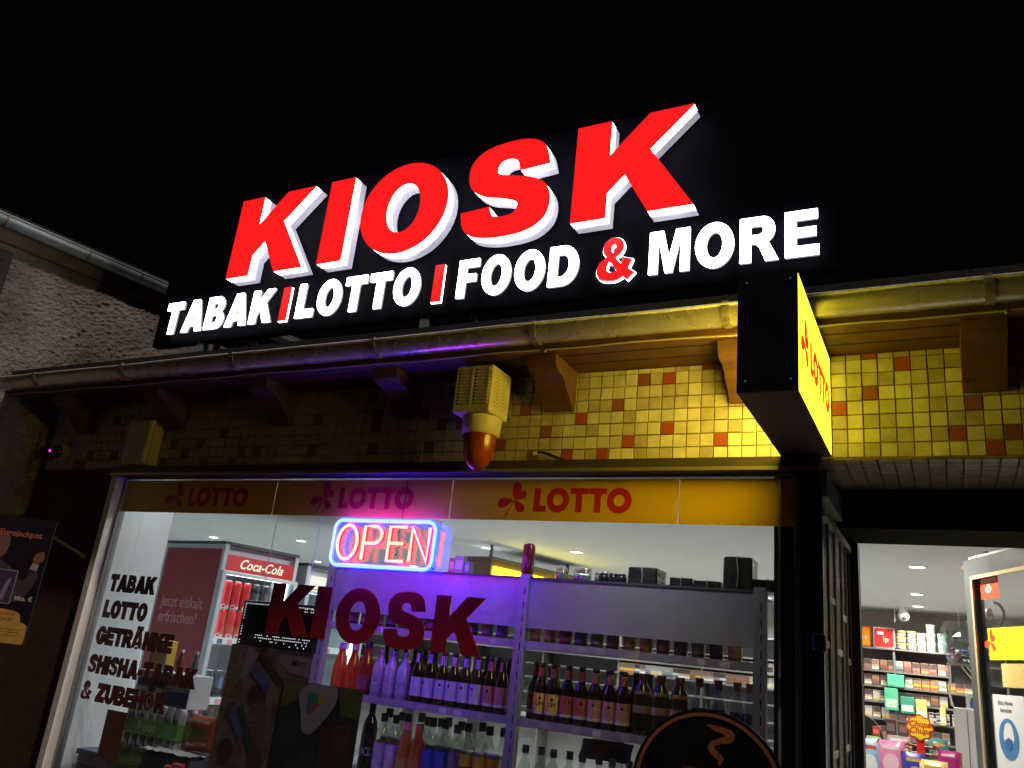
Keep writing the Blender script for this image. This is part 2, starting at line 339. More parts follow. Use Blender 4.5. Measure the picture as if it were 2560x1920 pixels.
# eaves
obj('soffit', B(XL, XR, -.30, .004, 2.768, 2.80), M_soff, kb)
for yb in (-.2, -.1): obj('soffit_batten', B(XL, XR, yb - .004, yb + .004, 2.7655, 2.768), M_dark, kb)
obj('fascia', B(XL, XR, -.325, -.301, 2.752, 2.87), M_wood, kb)
obj('roof', MB().prism([(-.33, 2.872), (-.33, 2.90), (7.2, 3.0), (7.2, 2.94)], 'x', XL, XR), mat('roof_felt', (.03, .03, .032), .85, bump=.4), kb)
for cx in [.15 - .78 * i for i in range(7)] + [.93]:
    prof = [(-.006, 2.595), (-.035, 2.59), (-.05, 2.62), (-.085, 2.645), (-.11, 2.66), (-.13, 2.685), (-.165, 2.70), (-.20, 2.705), (-.225, 2.72), (-.24, 2.766), (-.006, 2.766)]
    obj('corbel', MB().prism(prof, 'x', cx - .065, cx + .065), M_wood, kb)
# gutter: half round, with rim bead, straps, cable
gp = []; gc = (-.345, 2.815); gr = .056
for i in range(19): a = R(180 + 10 * i); gp.append((gc[0] + gr * math.cos(a), gc[1] + .012 + gr * math.sin(a)))
gp += [(gc[0] + (gr - .003) * math.cos(R(360 - 10 * i)), gc[1] + .012 + (gr - .003) * math.sin(R(360 - 10 * i))) for i in range(19)]
gut = MB(); n = len(gp); NS = 60
vs = []
for k in range(NS + 1):
    x = XL + (XR - XL) * k / NS; s_ = .0012 * math.sin(k * 1.7) + .0008 * math.sin(k * .6 + 1)
    vs += [(x, p[0] + s_, p[1] + s_ * .6) for p in gp]
fs = [(k * n + i, k * n + (i + 1) % n, (k + 1) * n + (i + 1) % n, (k + 1) * n + i) for k in range(NS) for i in range(n)]
gut.add(vs, fs, True)
gu = obj('gutter', gut, M_zinc, kb)
obj('gutter_rim', MB().tube([(XL + (XR - XL) * k / 80, gc[0] - gr + .0012 * math.sin(k * .7), gc[1] + .017 + .0012 * math.sin(k * .43)) for k in range(81)], .0062, 8), mat('rim_lit_pale', (.80, .80, .80), .4, var=.3, vscale=60), gu)  # bead coloured paler than the gutter, for the bright lit line along it
for bx in (-4.55, -3.80, -3.0, -2.155, -1.382, -.631, .166, .95):
    sb = MB()
    for i in range(18):
        a0, a1 = R(180 + 10 * i), R(190 + 10 * i); q = []
        for a in (a0, a1):
            for rad in (gr + .0005, gr + .005): q.append((gc[0] + rad * math.cos(a), gc[1] + .012 + rad * math.sin(a)))
        sb.prism([q[0], q[1], q[3], q[2]], 'x', bx - .014, bx + .014)
    sb.box(bx - .012, bx + .012, gc[0] - gr - .007, gc[0] + gr, 2.837, 2.842)
    obj('gutter_bracket', sb, M_strap, gu)
for jx in (-3.4, -.05):
    jn = MB()
    for i in range(18):
        a0, a1 = R(180 + 10 * i), R(190 + 10 * i); q = [(gc[0] + rad * math.cos(a), gc[1] + .012 + rad * math.sin(a)) for a in (a0, a1) for rad in (gr + .0003, gr + .0022)]
        jn.prism([q[0], q[1], q[3], q[2]], 'x', jx - .02, jx + .02)
    obj('gutter_joint', jn, M_zinc, gu)
cab = []
for k in range(90):
    x = XL + (XR - XL) * k / 89; cab.append((x, -.331 - .002 * math.sin(k * 2.1), 2.746 + .003 * math.sin(k * .9) + .002 * math.sin(k * .37)))
cb = obj('cable', MB().tube(cab, .0035, 6), mat('cable_grey', (.42, .38, .32), .5), kb)
for cx in (-2.9, -1.98, -1.35, .21): obj('cable_clip', MB().lathe([(.005, -.004), (.008, 0), (.005, .008)], 8, (cx, -.331, 2.74)), M_strap, cb)
# window surround: ledge, jamb, sill
led = MB().box(-4.11, -.37, -.055, .003, 2.345, 2.373).box(-4.11, -.37, -.075, .003, 2.3195, 2.3449)
obj('shutter_box', led, mat('shutter_box_paint', (.06, .045, .04), .45, var=.25, vscale=10), kb)
obj('shutter_box_lip', B(-4.11, -.37, -.082, -.0755, 2.318, 2.331), mat('lip_metal', (.35, .33, .32), .35, metal=.6), kb)
obj('window_jamb', B(-4.112, -4.068, -.062, .004, .62, 2.318), mat('jamb_paint', (.86, .82, .74), .4, var=.1, vscale=20), kb)
obj('window_sill', B(-4.12, -.40, -.09, .01, .58, .62), mat('stone_sill', (.28, .26, .24), .7, var=.2), kb)
# interior
obj('ceiling', B(-8.0, XR, .165, 7.0, 2.45, 2.50), M_ceil, kb)
obj('floor', B(-8.0, XR, .165, 7.0, -.0, .03), mat('floor_tile', (.46, .45, .43), .45, var=.1, vscale=3), kb)
obj('interior_wall', B(-8.0, XR, 6.9, 7.0, .03, 2.45), mat('back_wall_paint', (.60, .54, .48), .8, var=.06, vscale=3), kb)
obj('interior_wall', B(-8.0, -7.9, .165, 6.9, .03, 2.45), M_white, kb); obj('interior_wall', B(3.1, XR, .165, 6.9, .03, 2.45), M_white, kb)
obj('interior_wall', B(-8.0, -4.92, .161, .3, 0, 2.45), M_white, kb)
obj('window_reveal', B(-4.25, -4.075, .165, .375, .03, 2.448), M_white, kb)
obj('window_reveal', B(-4.11, -4.075, .006, .164, .63, 2.31), M_white, kb)
obj('window_reveal', B(-4.92, -4.251, .165, .30, .03, 2.448), M_white, kb)

# ================================================================= SHOP WINDOW
sw = thing('shop_window', 'wide shop window with yellow lottery film along its top and red vinyl lettering', 'window', (-2.26, 0, .62))
M_alu = mat('window_frame', (.30, .30, .31), .35, metal=.7)
M_film = mat('yellow_film', (.80, .50, .03), .32, spec=.5)
M_filmred = mat('red_film', (.62, .03, .02), .35)
fr = MB().box(-4.068, -4.052, -.012, .03, .62, 2.3175).box(-.462, -.446, -.02, .04, .62, 2.3175).box(-4.052, -.462, -.012, .03, .62, .65).box(-4.052, -.462, -.012, .03, 2.309, 2.3175)
obj('frame', fr, M_alu, sw)
obj('frame_post', B(-.545, -.475, .05, .12, .62, 2.31), mat('post_blue_black', (.022, .026, .05), .35), sw)
obj('glazing_bead', B(-.521, -.513, -.004, .05, .65, 2.308), mat('bead_grey', (.5, .52, .55), .35, metal=.5), sw)
pane = obj('pane', B(-4.052, -.462, 0, .008, .65, 2.309), clear('window_glass', (.97, .985, .98), .035, .02, .035), sw)
fx = [(-4.050, -2.9295), (-2.9250, -1.9033), (-1.8990, -.8880), (-.8840, -.464)]
clover_leaf = lambda ang: [(x * math.cos(ang) - y * math.sin(ang), x * math.sin(ang) + y * math.cos(ang)) for x, y in closed_curve([(.006, 0), (.03, -.0155), (.056, -.021), (.073, -.006), (.071, .010), (.056, .0185), (.03, .0135)], 4)]
def clover(s, rot=0):
    cs = []
    for a, k in ((80, 1.04), (30, .86), (-46, .92), (196, 1.06)):
        cs.append([(x * s * k, y * s * k) for x, y in clover_leaf(R(a + rot))])
    cs.append([(-.002 * s, -.004 * s), (.002 * s, -.002 * s), (-.03 * s, -.072 * s), (-.036 * s, -.072 * s)])
    return cs
def lotto_logo(parent, x, zc, y, h, M, depth, xf=None, letters='letter'):
    """clover then LOTTO; x start of the clover, h letter height, centred on zc"""
    xf = xf or T(0, 0, 0)
    for lf in clover(h / .098): obj('clover_leaf', shape_mesh([lf], depth), M, parent, xf @ T(x + h * .95, y, zc) @ RX)
    xx = x + h * 1.9
    for ch, wd in (('L', .60), ('O', 1.02), ('T', .80), ('T', .80), ('O', 1.05)):
        if ch == 'O': me = shape_mesh([E_(.5 * wd * h, .5 * h, .5 * wd * h, .52 * h, 0, 360, 32)[:-1], E_(.5 * wd * h, .5 * h, .23 * wd * h, .24 * h, 0, 360, 20)[:-1]], depth)
        elif ch == 'L': me = shape_mesh([[(0, 0), (0, h), (.30 * h, h), (.28 * h, .26 * h), (.58 * h, .26 * h), (.58 * h, 0)]], depth)
        else: me = shape_mesh([[(.28 * h, 0), (.28 * h, .76 * h), (0, .76 * h), (.03 * h, h), (.82 * h, h), (.80 * h, .76 * h), (.56 * h, .76 * h), (.56 * h, 0)]], depth)
        obj(letters, me, M, parent, xf @ T(xx, y, zc - h / 2) @ RX); xx += (wd + (.02 if ch != 'L' else .0)) * h
for i, (a, b) in enumerate(fx):
    fp = obj('film_panel', B(a, b, -.0025, -.0005, 2.130, 2.3035), M_film, sw)
    if i < 3: lotto_logo(fp, a + (.215 if i else .33), 2.217, -.0032, .098, M_filmred, .001)
# vinyl lettering on the pane
M_vin = mat('vinyl_red', (.33, .015, .012), .35); M_vin2 = mat('vinyl_brown', (.12, .028, .022), .5); M_vout = mat('vinyl_black', (.012, .006, .006), .5); M_vedge = mat('vinyl_edge', (.55, .05, .03), .5)
for ch, a, b in (('K', -2.826, -2.572), ('I', -2.556, -2.474), ('O', -2.429, -2.189), ('S', -2.160, -1.952), ('K', -1.910, -1.672)):
    ws = (b - a) / (GW[ch] * .226)
    obj('letter', glyph(ch, .0008, .226, ws, .0022), M_vedge, pane, T(a, -.0012, 1.580) @ RX)
    obj('letter', glyph(ch, .0008, .226, ws), M_vin, pane, T(a, -.0024, 1.580) @ RX)
for txt, x0, x1, z in (('TABAK', -3.98, -3.632, 1.706), ('LOTTO', -3.98, -3.648, 1.571), ('GETRÄNKE', -3.985, -3.412, 1.436), ('SHISHA-TABAK', -3.99, -3.205, 1.294), ('& ZUBEHÖR', -3.995, -3.372, 1.163)):
    word(txt, x0, x1, z, .082, -.0012, .0008, M_vout, pane, gap=.1, off=.0045); word(txt, x0, x1, z, .082, -.0024, .0008, M_vin2, pane, gap=.1)
obj('sticker', B(-3.762, -3.615, -.0022, -.0004, .918, 1.136), mat('sticker_brown', (.11, .04, .018), .6, var=.5, vscale=8), pane, label='dark brown blank sticker below the vinyl lettering')
# round coffee sign on the glass
cs = thing('coffee_sign', 'round black hanging sign with orange ring and steaming cup, low in the window', 'sign', (-.745, -.02, 1.23))
obj('disc', shape_mesh([E_(0, 0, .262, .262, 0, 360, 72)[:-1]], .012), mat('sign_black', (.004, .0035, .0035), .5), cs, T(-.745, -.022, 1.232) @ RX)
M_or = mat('sign_orange', (.36, .13, .05), .5)
obj('ring', shape_mesh([E_(0, 0, .250, .250, 0, 360, 72)[:-1], E_(0, 0, .239, .239, 0, 360, 72)[:-1]], .003), M_or, cs, T(-.745, -.030, 1.232) @ RX)
obj('steam', shape_mesh([CR([(-.03, .215), (.005, .212), (.045, .205), (.058, .185), (.045, .165), (.01, .157), (-.01, .145), (.005, .13), (.022, .115), (.015, .095)]) + CR([(.008, .09), (.004, .108), (-.012, .118), (-.03, .138), (-.022, .16), (.0, .172), (.022, .182), (.02, .19), (-.01, .198), (-.035, .21)])], .003), M_or, cs, T(-.715, -.030, 1.232) @ RX)
obj('cup', shape_mesh([[(-.10, .075), (.10, .075), (.09, -.01), (.05, -.07), (-.05, -.07), (-.09, -.01)], [(.115, .06), (.15, .05), (.15, 0), (.10, -.02), (.10, -.01), (.135, .01), (.135, .04), (.112, .045)]], .003), mat('cup_brown', (.10, .035, .016), .6), cs, T(-.735, -.030, 1.232) @ RX)

# ================================================================= OPEN NEON SIGN (fixed to the glass)
on = thing('open_neon_sign', 'glowing OPEN sign with red letters in a blue rounded frame on the shop window', 'neon sign', (-2.2, -.045, 1.89))
NK = .972; nx = lambda x: x * NK; nz = lambda z: 1.6 + (z - 1.6) * NK; NY = -.086
M_blue = glow('neon_blue', (.0008, .0045, 1.0), 84); M_bcore = glow('neon_blue_core', (.50, .82, 1.0), 1.15); M_redn = glow('neon_red', (1.0, .0012, .0012), 25); M_rcore = glow('neon_red_core', (1.0, .86, .62), 1.15)
ax0, ax1, az0, az1 = nx(-2.545), nx(-1.983), nz(1.912), nz(2.120)
obj('backing', B(ax0 - .01, ax1 + .01, .056 + NY, .060 + NY, az0 - .01, az1 + .01), clear('acrylic', (.86, .86, .90), .02, .06, 0, 1.15), on)
def rrect(x0, x1, z0, z1, r, y, k=7):
    out = []
    for cx, cz, a in ((x1 - r, z1 - r, 0), (x0 + r, z1 - r, 90), (x0 + r, z0 + r, 180), (x1 - r, z0 + r, 270)):
        out += [(cx + r * math.cos(R(a + 90 * i / k)), y, cz + r * math.sin(R(a + 90 * i / k))) for i in range(k + 1)]
    return out
bt = obj('blue_tube', MB().tube(rrect(ax0, ax1, az0, az1, .04, .040 + NY), .0105, 10, closed=True), M_blue, on)
obj('core', MB().tube(rrect(ax0, ax1, az0, az1, .04, .0325 + NY), .0072, 8, closed=True), M_bcore, bt)
def neon(name, paths, closed=False):
    a, b = MB(), MB()
    for p in paths:
        a.tube([(nx(x), .042 + NY, nz(z)) for x, z in p], .0098, 10, closed); b.tube([(nx(x), .0345 + NY, nz(z)) for x, z in p], .0074, 8, closed)
    o = obj(name, a, M_redn, on); obj('core', b, M_rcore, o)
LZ0, LZ1 = 1.942, 2.094
neon('letter', [[(-2.462 + .056 * math.cos(R(a)), 2.018 + .078 * math.sin(R(a))) for a in range(0, 360, 12)]], True)
neon('letter', [[(-2.368, LZ0), (-2.368, LZ1), (-2.32, LZ1)] + [(-2.315 + .045 * math.cos(R(a)), 2.055 + .039 * math.sin(R(a))) for a in range(85, -90, -15)] + [(-2.32, 2.016), (-2.366, 2.016)]])
neon('letter', [[(-2.135, LZ0), (-2.226, LZ0), (-2.226, LZ1), (-2.135, LZ1)], [(-2.226, 2.02), (-2.147, 2.02)]])
neon('letter', [[(-2.105, LZ0), (-2.105, LZ1), (-2.012, LZ0), (-2.012, LZ1)]])
obj('power_cord', MB().tube([(-2.14, -.024, 1.96), (-2.13, -.02, 1.975), (-2.145, -.02, 1.99), (-2.125, -.02, 2.0), (-2.14, -.02, 2.04), (-2.14, -.012, 2.12), (-2.14, -.008, 2.30)], .002, 6), mat('black_plastic', (.012, .012, .013), .4), on)
for x in (-2.45, -1.95):
    for z in (1.915, 2.085): obj('standoff', MB().tube([(x, -.0255, z), (x, -.0002, z)], .005, 8), mat('standoff_steel', (.5, .5, .5), .3, metal=.8), on)

# ================================================================= ROOF SIGN
rs = thing('roof_sign', 'illuminated KIOSK roof sign on black panel with white TABAK LOTTO FOOD & MORE row', 'sign', (-2.1, -.08, 2.9))
M_pan = mat('sign_panel', (.0022, .0022, .0045), .7, spec=.03)
PXL, PXR = -4.0, -.29
pnl = obj('panel', B(PXL, -1.9925, -.105, -.06, 3.075, 3.938), M_pan, rs); obj('panel', B(-1.9905, PXR, -.105, -.06, 3.075, 3.938), M_pan, rs)
obj('panel_rim', MB().box(PXL, PXR, -.108, -.057, 3.9385, 3.943).box(PXL, PXR, -.1045, -.057, 3.069, 3.0745), M_pan, rs)
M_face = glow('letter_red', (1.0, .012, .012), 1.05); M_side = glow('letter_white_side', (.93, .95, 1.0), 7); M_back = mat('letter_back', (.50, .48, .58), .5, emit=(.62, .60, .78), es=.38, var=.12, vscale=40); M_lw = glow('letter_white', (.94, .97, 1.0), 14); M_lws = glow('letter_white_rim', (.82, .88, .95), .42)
for ch, a, b in (('K', -3.405, -2.866), ('I', -2.766, -2.610), ('O', -2.527, -2.010), ('S', -1.925, -1.463), ('K', -1.353, -.815)):
    h = .484; ws = (b - a) / (GW[ch] * h); z = 3.383
    face = obj('letter', glyph(ch, .006, h, ws), M_face, rs, T(a, -.199, z) @ RX)
    obj('side', glyph(ch, .042, h, ws, -.0005), M_side, face, T(a, -.1748, z) @ RX)
    obj('gap', glyph(ch, .008, h, ws, -.006), M_dark, face, T(a, -.1497, z) @ RX)
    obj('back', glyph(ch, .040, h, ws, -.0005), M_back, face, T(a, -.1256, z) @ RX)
for txt, a, b in (('TABAK', -3.917, -3.087), ('LOTTO', -2.92, -2.153), ('FOOD', -1.942, -1.33), ('MORE', -1.016, -.35)):
    for L_ in word(txt, a, b, 3.128, .197, -.124, .006, M_lw, rs, gap=.13 if txt != 'TABAK' else .15, off=-.0022):
        sd = obj('side', L_.data.copy(), M_lws, L_, WM[L_] @ T(0, 0, -.0101) @ Matrix.Diagonal((1, 1, 1.9, 1))); sd.data.materials.clear(); sd.data.materials.append(M_lws)
M_bar = glow('bar_red', (1.0, .012, .012), .95)
for a, b in ((-3.033, -2.981), (-2.078, -2.026)):
    bo = obj('divider', B(a, b, -.124, -.119, 3.127, 3.320), M_bar, rs); obj('side', B(a - .003, b - .0005, -.1189, -.106, 3.1245, 3.3195), M_side, bo)
ws = (.166) / (GW['&'] * .193)
am = obj('ampersand', glyph('&', .005, .193, ws), M_bar, rs, T(-1.246, -.1245, 3.127) @ RX); obj('side', glyph('&', .015, .193, ws, .0030), M_side, am, T(-1.246, -.1142, 3.127) @ RX)
M_post = mat('sign_post', (.33, .37, .43), .4, metal=.7, var=.2, vscale=20)
for x in (-3.61, -2.115, -.63):
    obj('post', B(x - .025, x + .025, -.10, -.06, 2.88, 3.074), M_post, rs); obj('post', B(x + .055, x + .078, -.055, -.025, 2.88, 3.10), M_post, rs)
    obj('brace', MB().tube([(x + .07, -.04, 3.3), (x + .12, .7, 2.91)], .012, 6), M_post, rs)
obj('frame_rail', B(PXL + .1, PXR - .1, -.056, -.03, 3.3, 3.34), M_post, rs); obj('frame_rail', B(PXL + .1, PXR - .1, -.056, -.03, 3.7, 3.74), M_post, rs)

# ================================================================= PROJECTING LOTTO LIGHT BOX
lb = thing('lotto_light_box', 'black box sign with glowing yellow LOTTO faces sticking out from the tiled wall', 'light box', (-.42, -.4, 2.373))
X0, X1, Y0, Y1, Z0, Z1 = -.500, -.335, -.77, -.028, 2.375, 2.746
hb = mat('box_black', (.010, .010, .011), .42, var=.3, vscale=15); hbb = mat('box_bottom', (.085, .06, .045), .5, var=.2, vscale=10)
obj('housing', MB().box(X0 + .012, X1 - .012, Y0, Y0 + .006, Z0, Z1).box(X0 + .012, X1 - .012, Y0 + .0061, Y1, Z1 - .006, Z1).box(X0 + .012, X1 - .012, Y1 - .006, Y1, Z0 + .007, Z1 - .0061)
    .box(X0 - .003, X0 + .0119, Y0 - .001, Y0 + .006, Z0 - .002, Z1).box(X1 - .0119, X1 + .0018, Y0 - .001, Y0 + .006, Z0 - .002, Z1)
    .box(X0 + .002, X0 + .0119, Y0 + .0061, Y1, Z1 - .006, Z1).box(X1 - .0119, X1 - .002, Y0 + .0061, Y1, Z1 - .006, Z1), hb, lb)
obj('bottom_plate', B(X0 - .003, X1 - .001, Y0 + .0065, Y1, Z0 - .001, Z0 + .006), hbb, lb)
M_lys = (glow('lotto_yellow_left', (1.0, .74, .06), 13.5), glow('lotto_yellow', (.97, .83, .028), 2.9)); M_lr = glow('lotto_red', (1.0, .03, .008), .85)
for sx, xx in ((-1, X0), (1, X1)):
    fc = obj('face', B(xx - .001 if sx < 0 else xx - .0035, xx + .0035 if sx < 0 else xx + .001, Y0 + .0065, Y1 - .0065, Z0 + .0065, Z1 - .0065), M_lys[sx > 0], lb)
    xf = T(xx + sx * .0022, 0, 0) @ Matrix.Rotation(sx * math.pi / 2, 4, 'Z')
    # local x of the logo runs along +Y on the right face, -Y on the left face
    yl = (Y0 + .035) if sx > 0 else -(Y1 - .05)
    lotto_logo(fc, yl, 2.56, 0, .105, M_lr, .0012, xf)
for y_ in (Z0 + .03, Z1 - .03):
    for x_ in (X0 + .02, X1 - .02): obj('screw', MB().lathe([(.005, 0), (.005, .0015), (.003, .0025)], 8), mat('screw_steel', (.25, .25, .26), .4, metal=.7), lb, T(x_, Y0 - .001, y_) @ Matrix.Rotation(R(90), 4, 'X'))
obj('supply_cable', MB().tube([(-.418, -.06, 2.7465), (-.418, -.03, 2.765), (-.43, -.008, 2.765), (-.47, -.006, 2.758), (-.60, -.006, 2.757)], .004, 6), M_strap, lb)
obj('wall_plate', B(-.46, -.375, Y1 + .0005, .0, 2.45, 2.68), hb, lb)
# ================================================================= NEIGHBOUR BUILDING (left, rough plaster)
nb = thing('neighbour_house', 'taller rough plastered house wall with pale gutter behind the kiosk roof', 'building', (-5.4, 0, 0))
u = Vector((.19, .98, 0)).normalized(); nn = Vector((u.y, -u.x, 0))
def NB(s, o, z): p = Vector((-4.9, 0, 0)) + u * s + nn * o; return (p.x, p.y, z)
NU, NV = 470, 500; s0, s1, zz0, zz1 = -1.3, .75, 1.2, 3.68
vs = []
for j in range(NV + 1):
    for i in range(NU + 1):
        s = s0 + (s1 - s0) * i / NU; z = zz0 + (zz1 - zz0) * j / NV
        p = Vector((s, z, 0)); q = Vector((s * 1.0 + z * .45, z * 1.0 - s * .3, 0))
        d = .007 * noise.fractal(q * 30, .5, 2.1, 4) + .012 * abs(noise.noise(Vector((q.x * 75, q.y * 120, 3)))) + .006 * noise.noise(p * 5) + .010 * max(0, noise.noise(Vector((q.x * 22, q.y * 60, 8))))
        vs.append(NB(s, d - .012, z))
fs = [(j * (NU + 1) + i, j * (NU + 1) + i + 1, (j + 1) * (NU + 1) + i + 1, (j + 1) * (NU + 1) + i) for j in range(NV) for i in range(NU)]
M_pl = mat('rough_plaster', (.34, .30, .265), .95, var=.65, vscale=1.6, bump=.7, bscale=240)
fs = [f for f in fs if vs[f[0]][1] < -.002 or vs[f[0]][2] > 2.88]
obj('plaster_wall', MB().add(vs, fs, True), M_pl, nb)
def nbox(a, b, o0, o1, z0, z1):
    P = [NB(a, o0, z0), NB(b, o0, z0), NB(b, o1, z0), NB(a, o1, z0), NB(a, o0, z1), NB(b, o0, z1), NB(b, o1, z1), NB(a, o1, z1)]
    return MB().add(P, [(0, 3, 2, 1), (4, 5, 6, 7), (0, 1, 5, 4), (1, 2, 6, 5), (2, 3, 7, 6), (3, 0, 4, 7)])
obj('wall', nbox(-1.3, 0, -.3, -.03, 0, 3.72), M_pl, nb); obj('wall', nbox(-1.3, 0, -.0299, -.005, 0, 1.199), M_pl, nb); obj('wall', nbox(.001, 8, -.3, -.03, 2.94, 3.72), M_pl, nb)
obj('fascia', nbox(-3, 8, -.02, .028, 3.665, 3.752), mat('fascia_brown', (.20, .13, .10), .7, var=.3, vscale=10), nb)
ng = MB(); k = 12
pr = [(.085 + .055 * math.cos(R(180 + 15 * i)), 3.79 + .055 * math.sin(R(180 + 15 * i))) for i in range(13)] + [(.085 + .051 * math.cos(R(360 - 15 * i)), 3.79 + .051 * math.sin(R(360 - 15 * i))) for i in range(13)]
q0 = [NB(-3, o, z) for o, z in pr]; q1 = [NB(8, o, z) for o, z in pr]; n = len(pr)
ng.add(q0 + q1, [(i, (i + 1) % n, n + (i + 1) % n, n + i) for i in range(n)], True); ng.tube([NB(-3, .14, 3.792), NB(8, .14, 3.792)], .006, 6)
M_ngut = mat('pale_gutter', (.46, .58, .64), .4, metal=.35, var=.2, vscale=8)
ngo = obj('gutter', ng, M_ngut, nb)
for s in (-1.35, -.62, -.12, .24, .75):
    q = [[NB(s + ds, .085 + .057 * math.cos(R(180 + 15 * i)), 3.79 + .057 * math.sin(R(180 + 15 * i))) for i in range(13)] for ds in (-.008, .008)]
    obj('gutter_clip', MB().add(q[0] + q[1], [(i, i + 1, 14 + i, 13 + i) for i in range(12)], True), M_strap, ngo)
obj('roof', nbox(-3, 8, -3, .028, 3.80, 3.86), mat('roof_dark', (.03, .025, .025), .8), nb)
wn = obj('shadow_panel', nbox(-1.2, -.50, .005, .03, 2.75, 3.62), mat('shadow_panel_dark', (.018, .014, .012), .7), nb)  # dark slatted panel put in to stand for a shadow on the wall
for k in range(14): obj('slat', nbox(-1.17, -.53, .0305, .036, 2.77 + k * .06, 2.815 + k * .06), mat('shadow_panel_dark'), wn)

# ================================================================= THINGS ON THE FRONT WALL
M_beige = mat('beige_plastic', (.62, .55, .42), .42, var=.06, vscale=15); M_bl = mat('black_plastic'); M_slot = mat('slot_black', (.006, .005, .005), .8)
si = thing('alarm_siren', 'beige louvred alarm siren box with amber flasher dome under the eave', 'alarm siren', (-1.705, -.02, 2.40))
bx0, bx1, by0, by1, bz0, bz1 = -1.795, -1.618, -.252, -.088, 2.53, 2.735
case = obj('case', MB().cbox(bx0, bx1, by0, by1, bz0, bz1, .004), M_beige, si)
obj('mounting_bracket', B(bx0 + .03, bx1 - .03, by1 + .0005, .0, 2.57, 2.70), M_strap, si)
M_pale = mat('louvre_pale', (.80, .76, .64), .5)
for c in range(2):
    for r in range(11):
        z = bz0 + .035 + r * .0148; x = bx0 + .022 + c * .078
        obj('louvre', B(x, x + .060, by0 - .0012, by0 - .0002, z, z + .0012), M_slot, case)
        obj('louvre', MB().cbox(x + .0565, x + .066, by0 - .004, by0 - .0004, z - .001, z + .0075, .001), M_pale, case); obj('louvre', MB().cbox(x - .008, x + .0015, by0 - .001, by0 - .0002, z - .001, z + .0065, .0002), M_slot, case)
for c in range(2):
    for r in range(11):
        z = bz0 + .035 + r * .0148; y = by0 + .028 + c * .062
        obj('side_slot', B(bx1 + .0001, bx1 + .0009, y, y + .045, z, z + .004), mat('slot_shade', (.38, .33, .24), .6), case)
obj('collar', MB().lathe([(.083, bz0 - .003), (.085, bz0 - .012), (.079, bz0 - .075), (.072, bz0 - .08)], 24, (-1.695, -.165, 0)), M_beige, si)
dome = [(.071, 2.449), (.070, 2.43), (.066, 2.40), (.060, 2.365), (.052, 2.34), (.038, 2.318), (.02, 2.306), (.003, 2.302)]
obj('dome', MB().lathe(dome[::-1], 24, (-1.695, -.165, 0)), mat('amber', (.32, .05, .008), .2, coat=.35, spec=.5), si)
obj('dome_rib', MB().lathe([(.0735, 2.437), (.0745, 2.443), (.0735, 2.449)], 24, (-1.695, -.165, 0), cap=False), mat('amber'), si)
ab = thing('junction_box', 'plain beige box on the dark tiles above the window left end', 'box', (-3.94, 0, 2.38))
obj('case', MB().cbox(-4.03, -3.845, -.10, 0, 2.379, 2.63, .008), mat('beige_plastic'), ab); obj('cover_seam', B(-4.032, -3.843, -.072, -.070, 2.3785, 2.632), mat('seam', (.2, .17, .13), .6), ab)
dc = thing('dome_camera', 'small dome camera with violet glint on the dark wall far left', 'camera', (-4.70, 0, 2.50))
obj('base', MB().lathe([(.055, 0), (.052, .03), (.045, .04)], 18, (0, 0, 0)), M_beige, dc, T(-4.70, .004, 2.475) @ Matrix.Rotation(R(90), 4, 'X'))
obj('lens_dome', MB().lathe([(.042, .04), (.040, .055), (.03, .072), (.015, .082), (.002, .085)], 18), mat('lens_glass', (.02, .01, .02), .05, coat=1), dc, T(-4.70, .004, 2.475) @ Matrix.Rotation(R(90), 4, 'X'))
obj('infrared_led', MB().lathe([(.009, .0865), (.007, .090), (.002, .091)], 10), glow('infrared_glow', (1.0, .05, .85), 1.6), dc, T(-4.71, .004, 2.47) @ Matrix.Rotation(R(90), 4, 'X'))
rd = thing('white_rod', 'short white rod with brass tip reaching out from the wall left of the window', 'rod', (-4.45, -.06, 1.95))
pa, pb = Vector((-4.515, -.06, 1.975)), Vector((-4.17, -.05, 1.868))
obj('stick', MB().tube([pa, pa.lerp(pb, .88)], .0085, 10), mat('rod_white', (.75, .72, .68), .4), rd); obj('tip', MB().tube([pa.lerp(pb, .88), pa.lerp(pb, .93), pb], [.0125, .014, .008], 10), mat('brass', (.55, .42, .2), .35, metal=.7), rd)
obj('wall_hook', MB().tube([pa + Vector((.004, 0, 0)), pa + Vector((-.012, .03, .006)), pa + Vector((-.012, .066, .006))], .005, 6), M_strap, rd)
hk = thing('cable_end', 'bent black cable end with bright tip sticking up on the yellow-lit tiles', 'cable', (-1.44, -.02, 2.375))
hp = [(-1.50, -.012, 2.415), (-1.485, -.018, 2.418), (-1.46, -.022, 2.412), (-1.42, -.022, 2.398), (-1.385, -.02, 2.384), (-1.36, -.015, 2.374)]
obj('cable', MB().tube(hp, .0065, 8), M_bl, hk); obj('ferrule', MB().tube([(-1.516, -.011, 2.411), (-1.497, -.013, 2.4155)], .0085, 8), mat('jamb_paint'), hk)

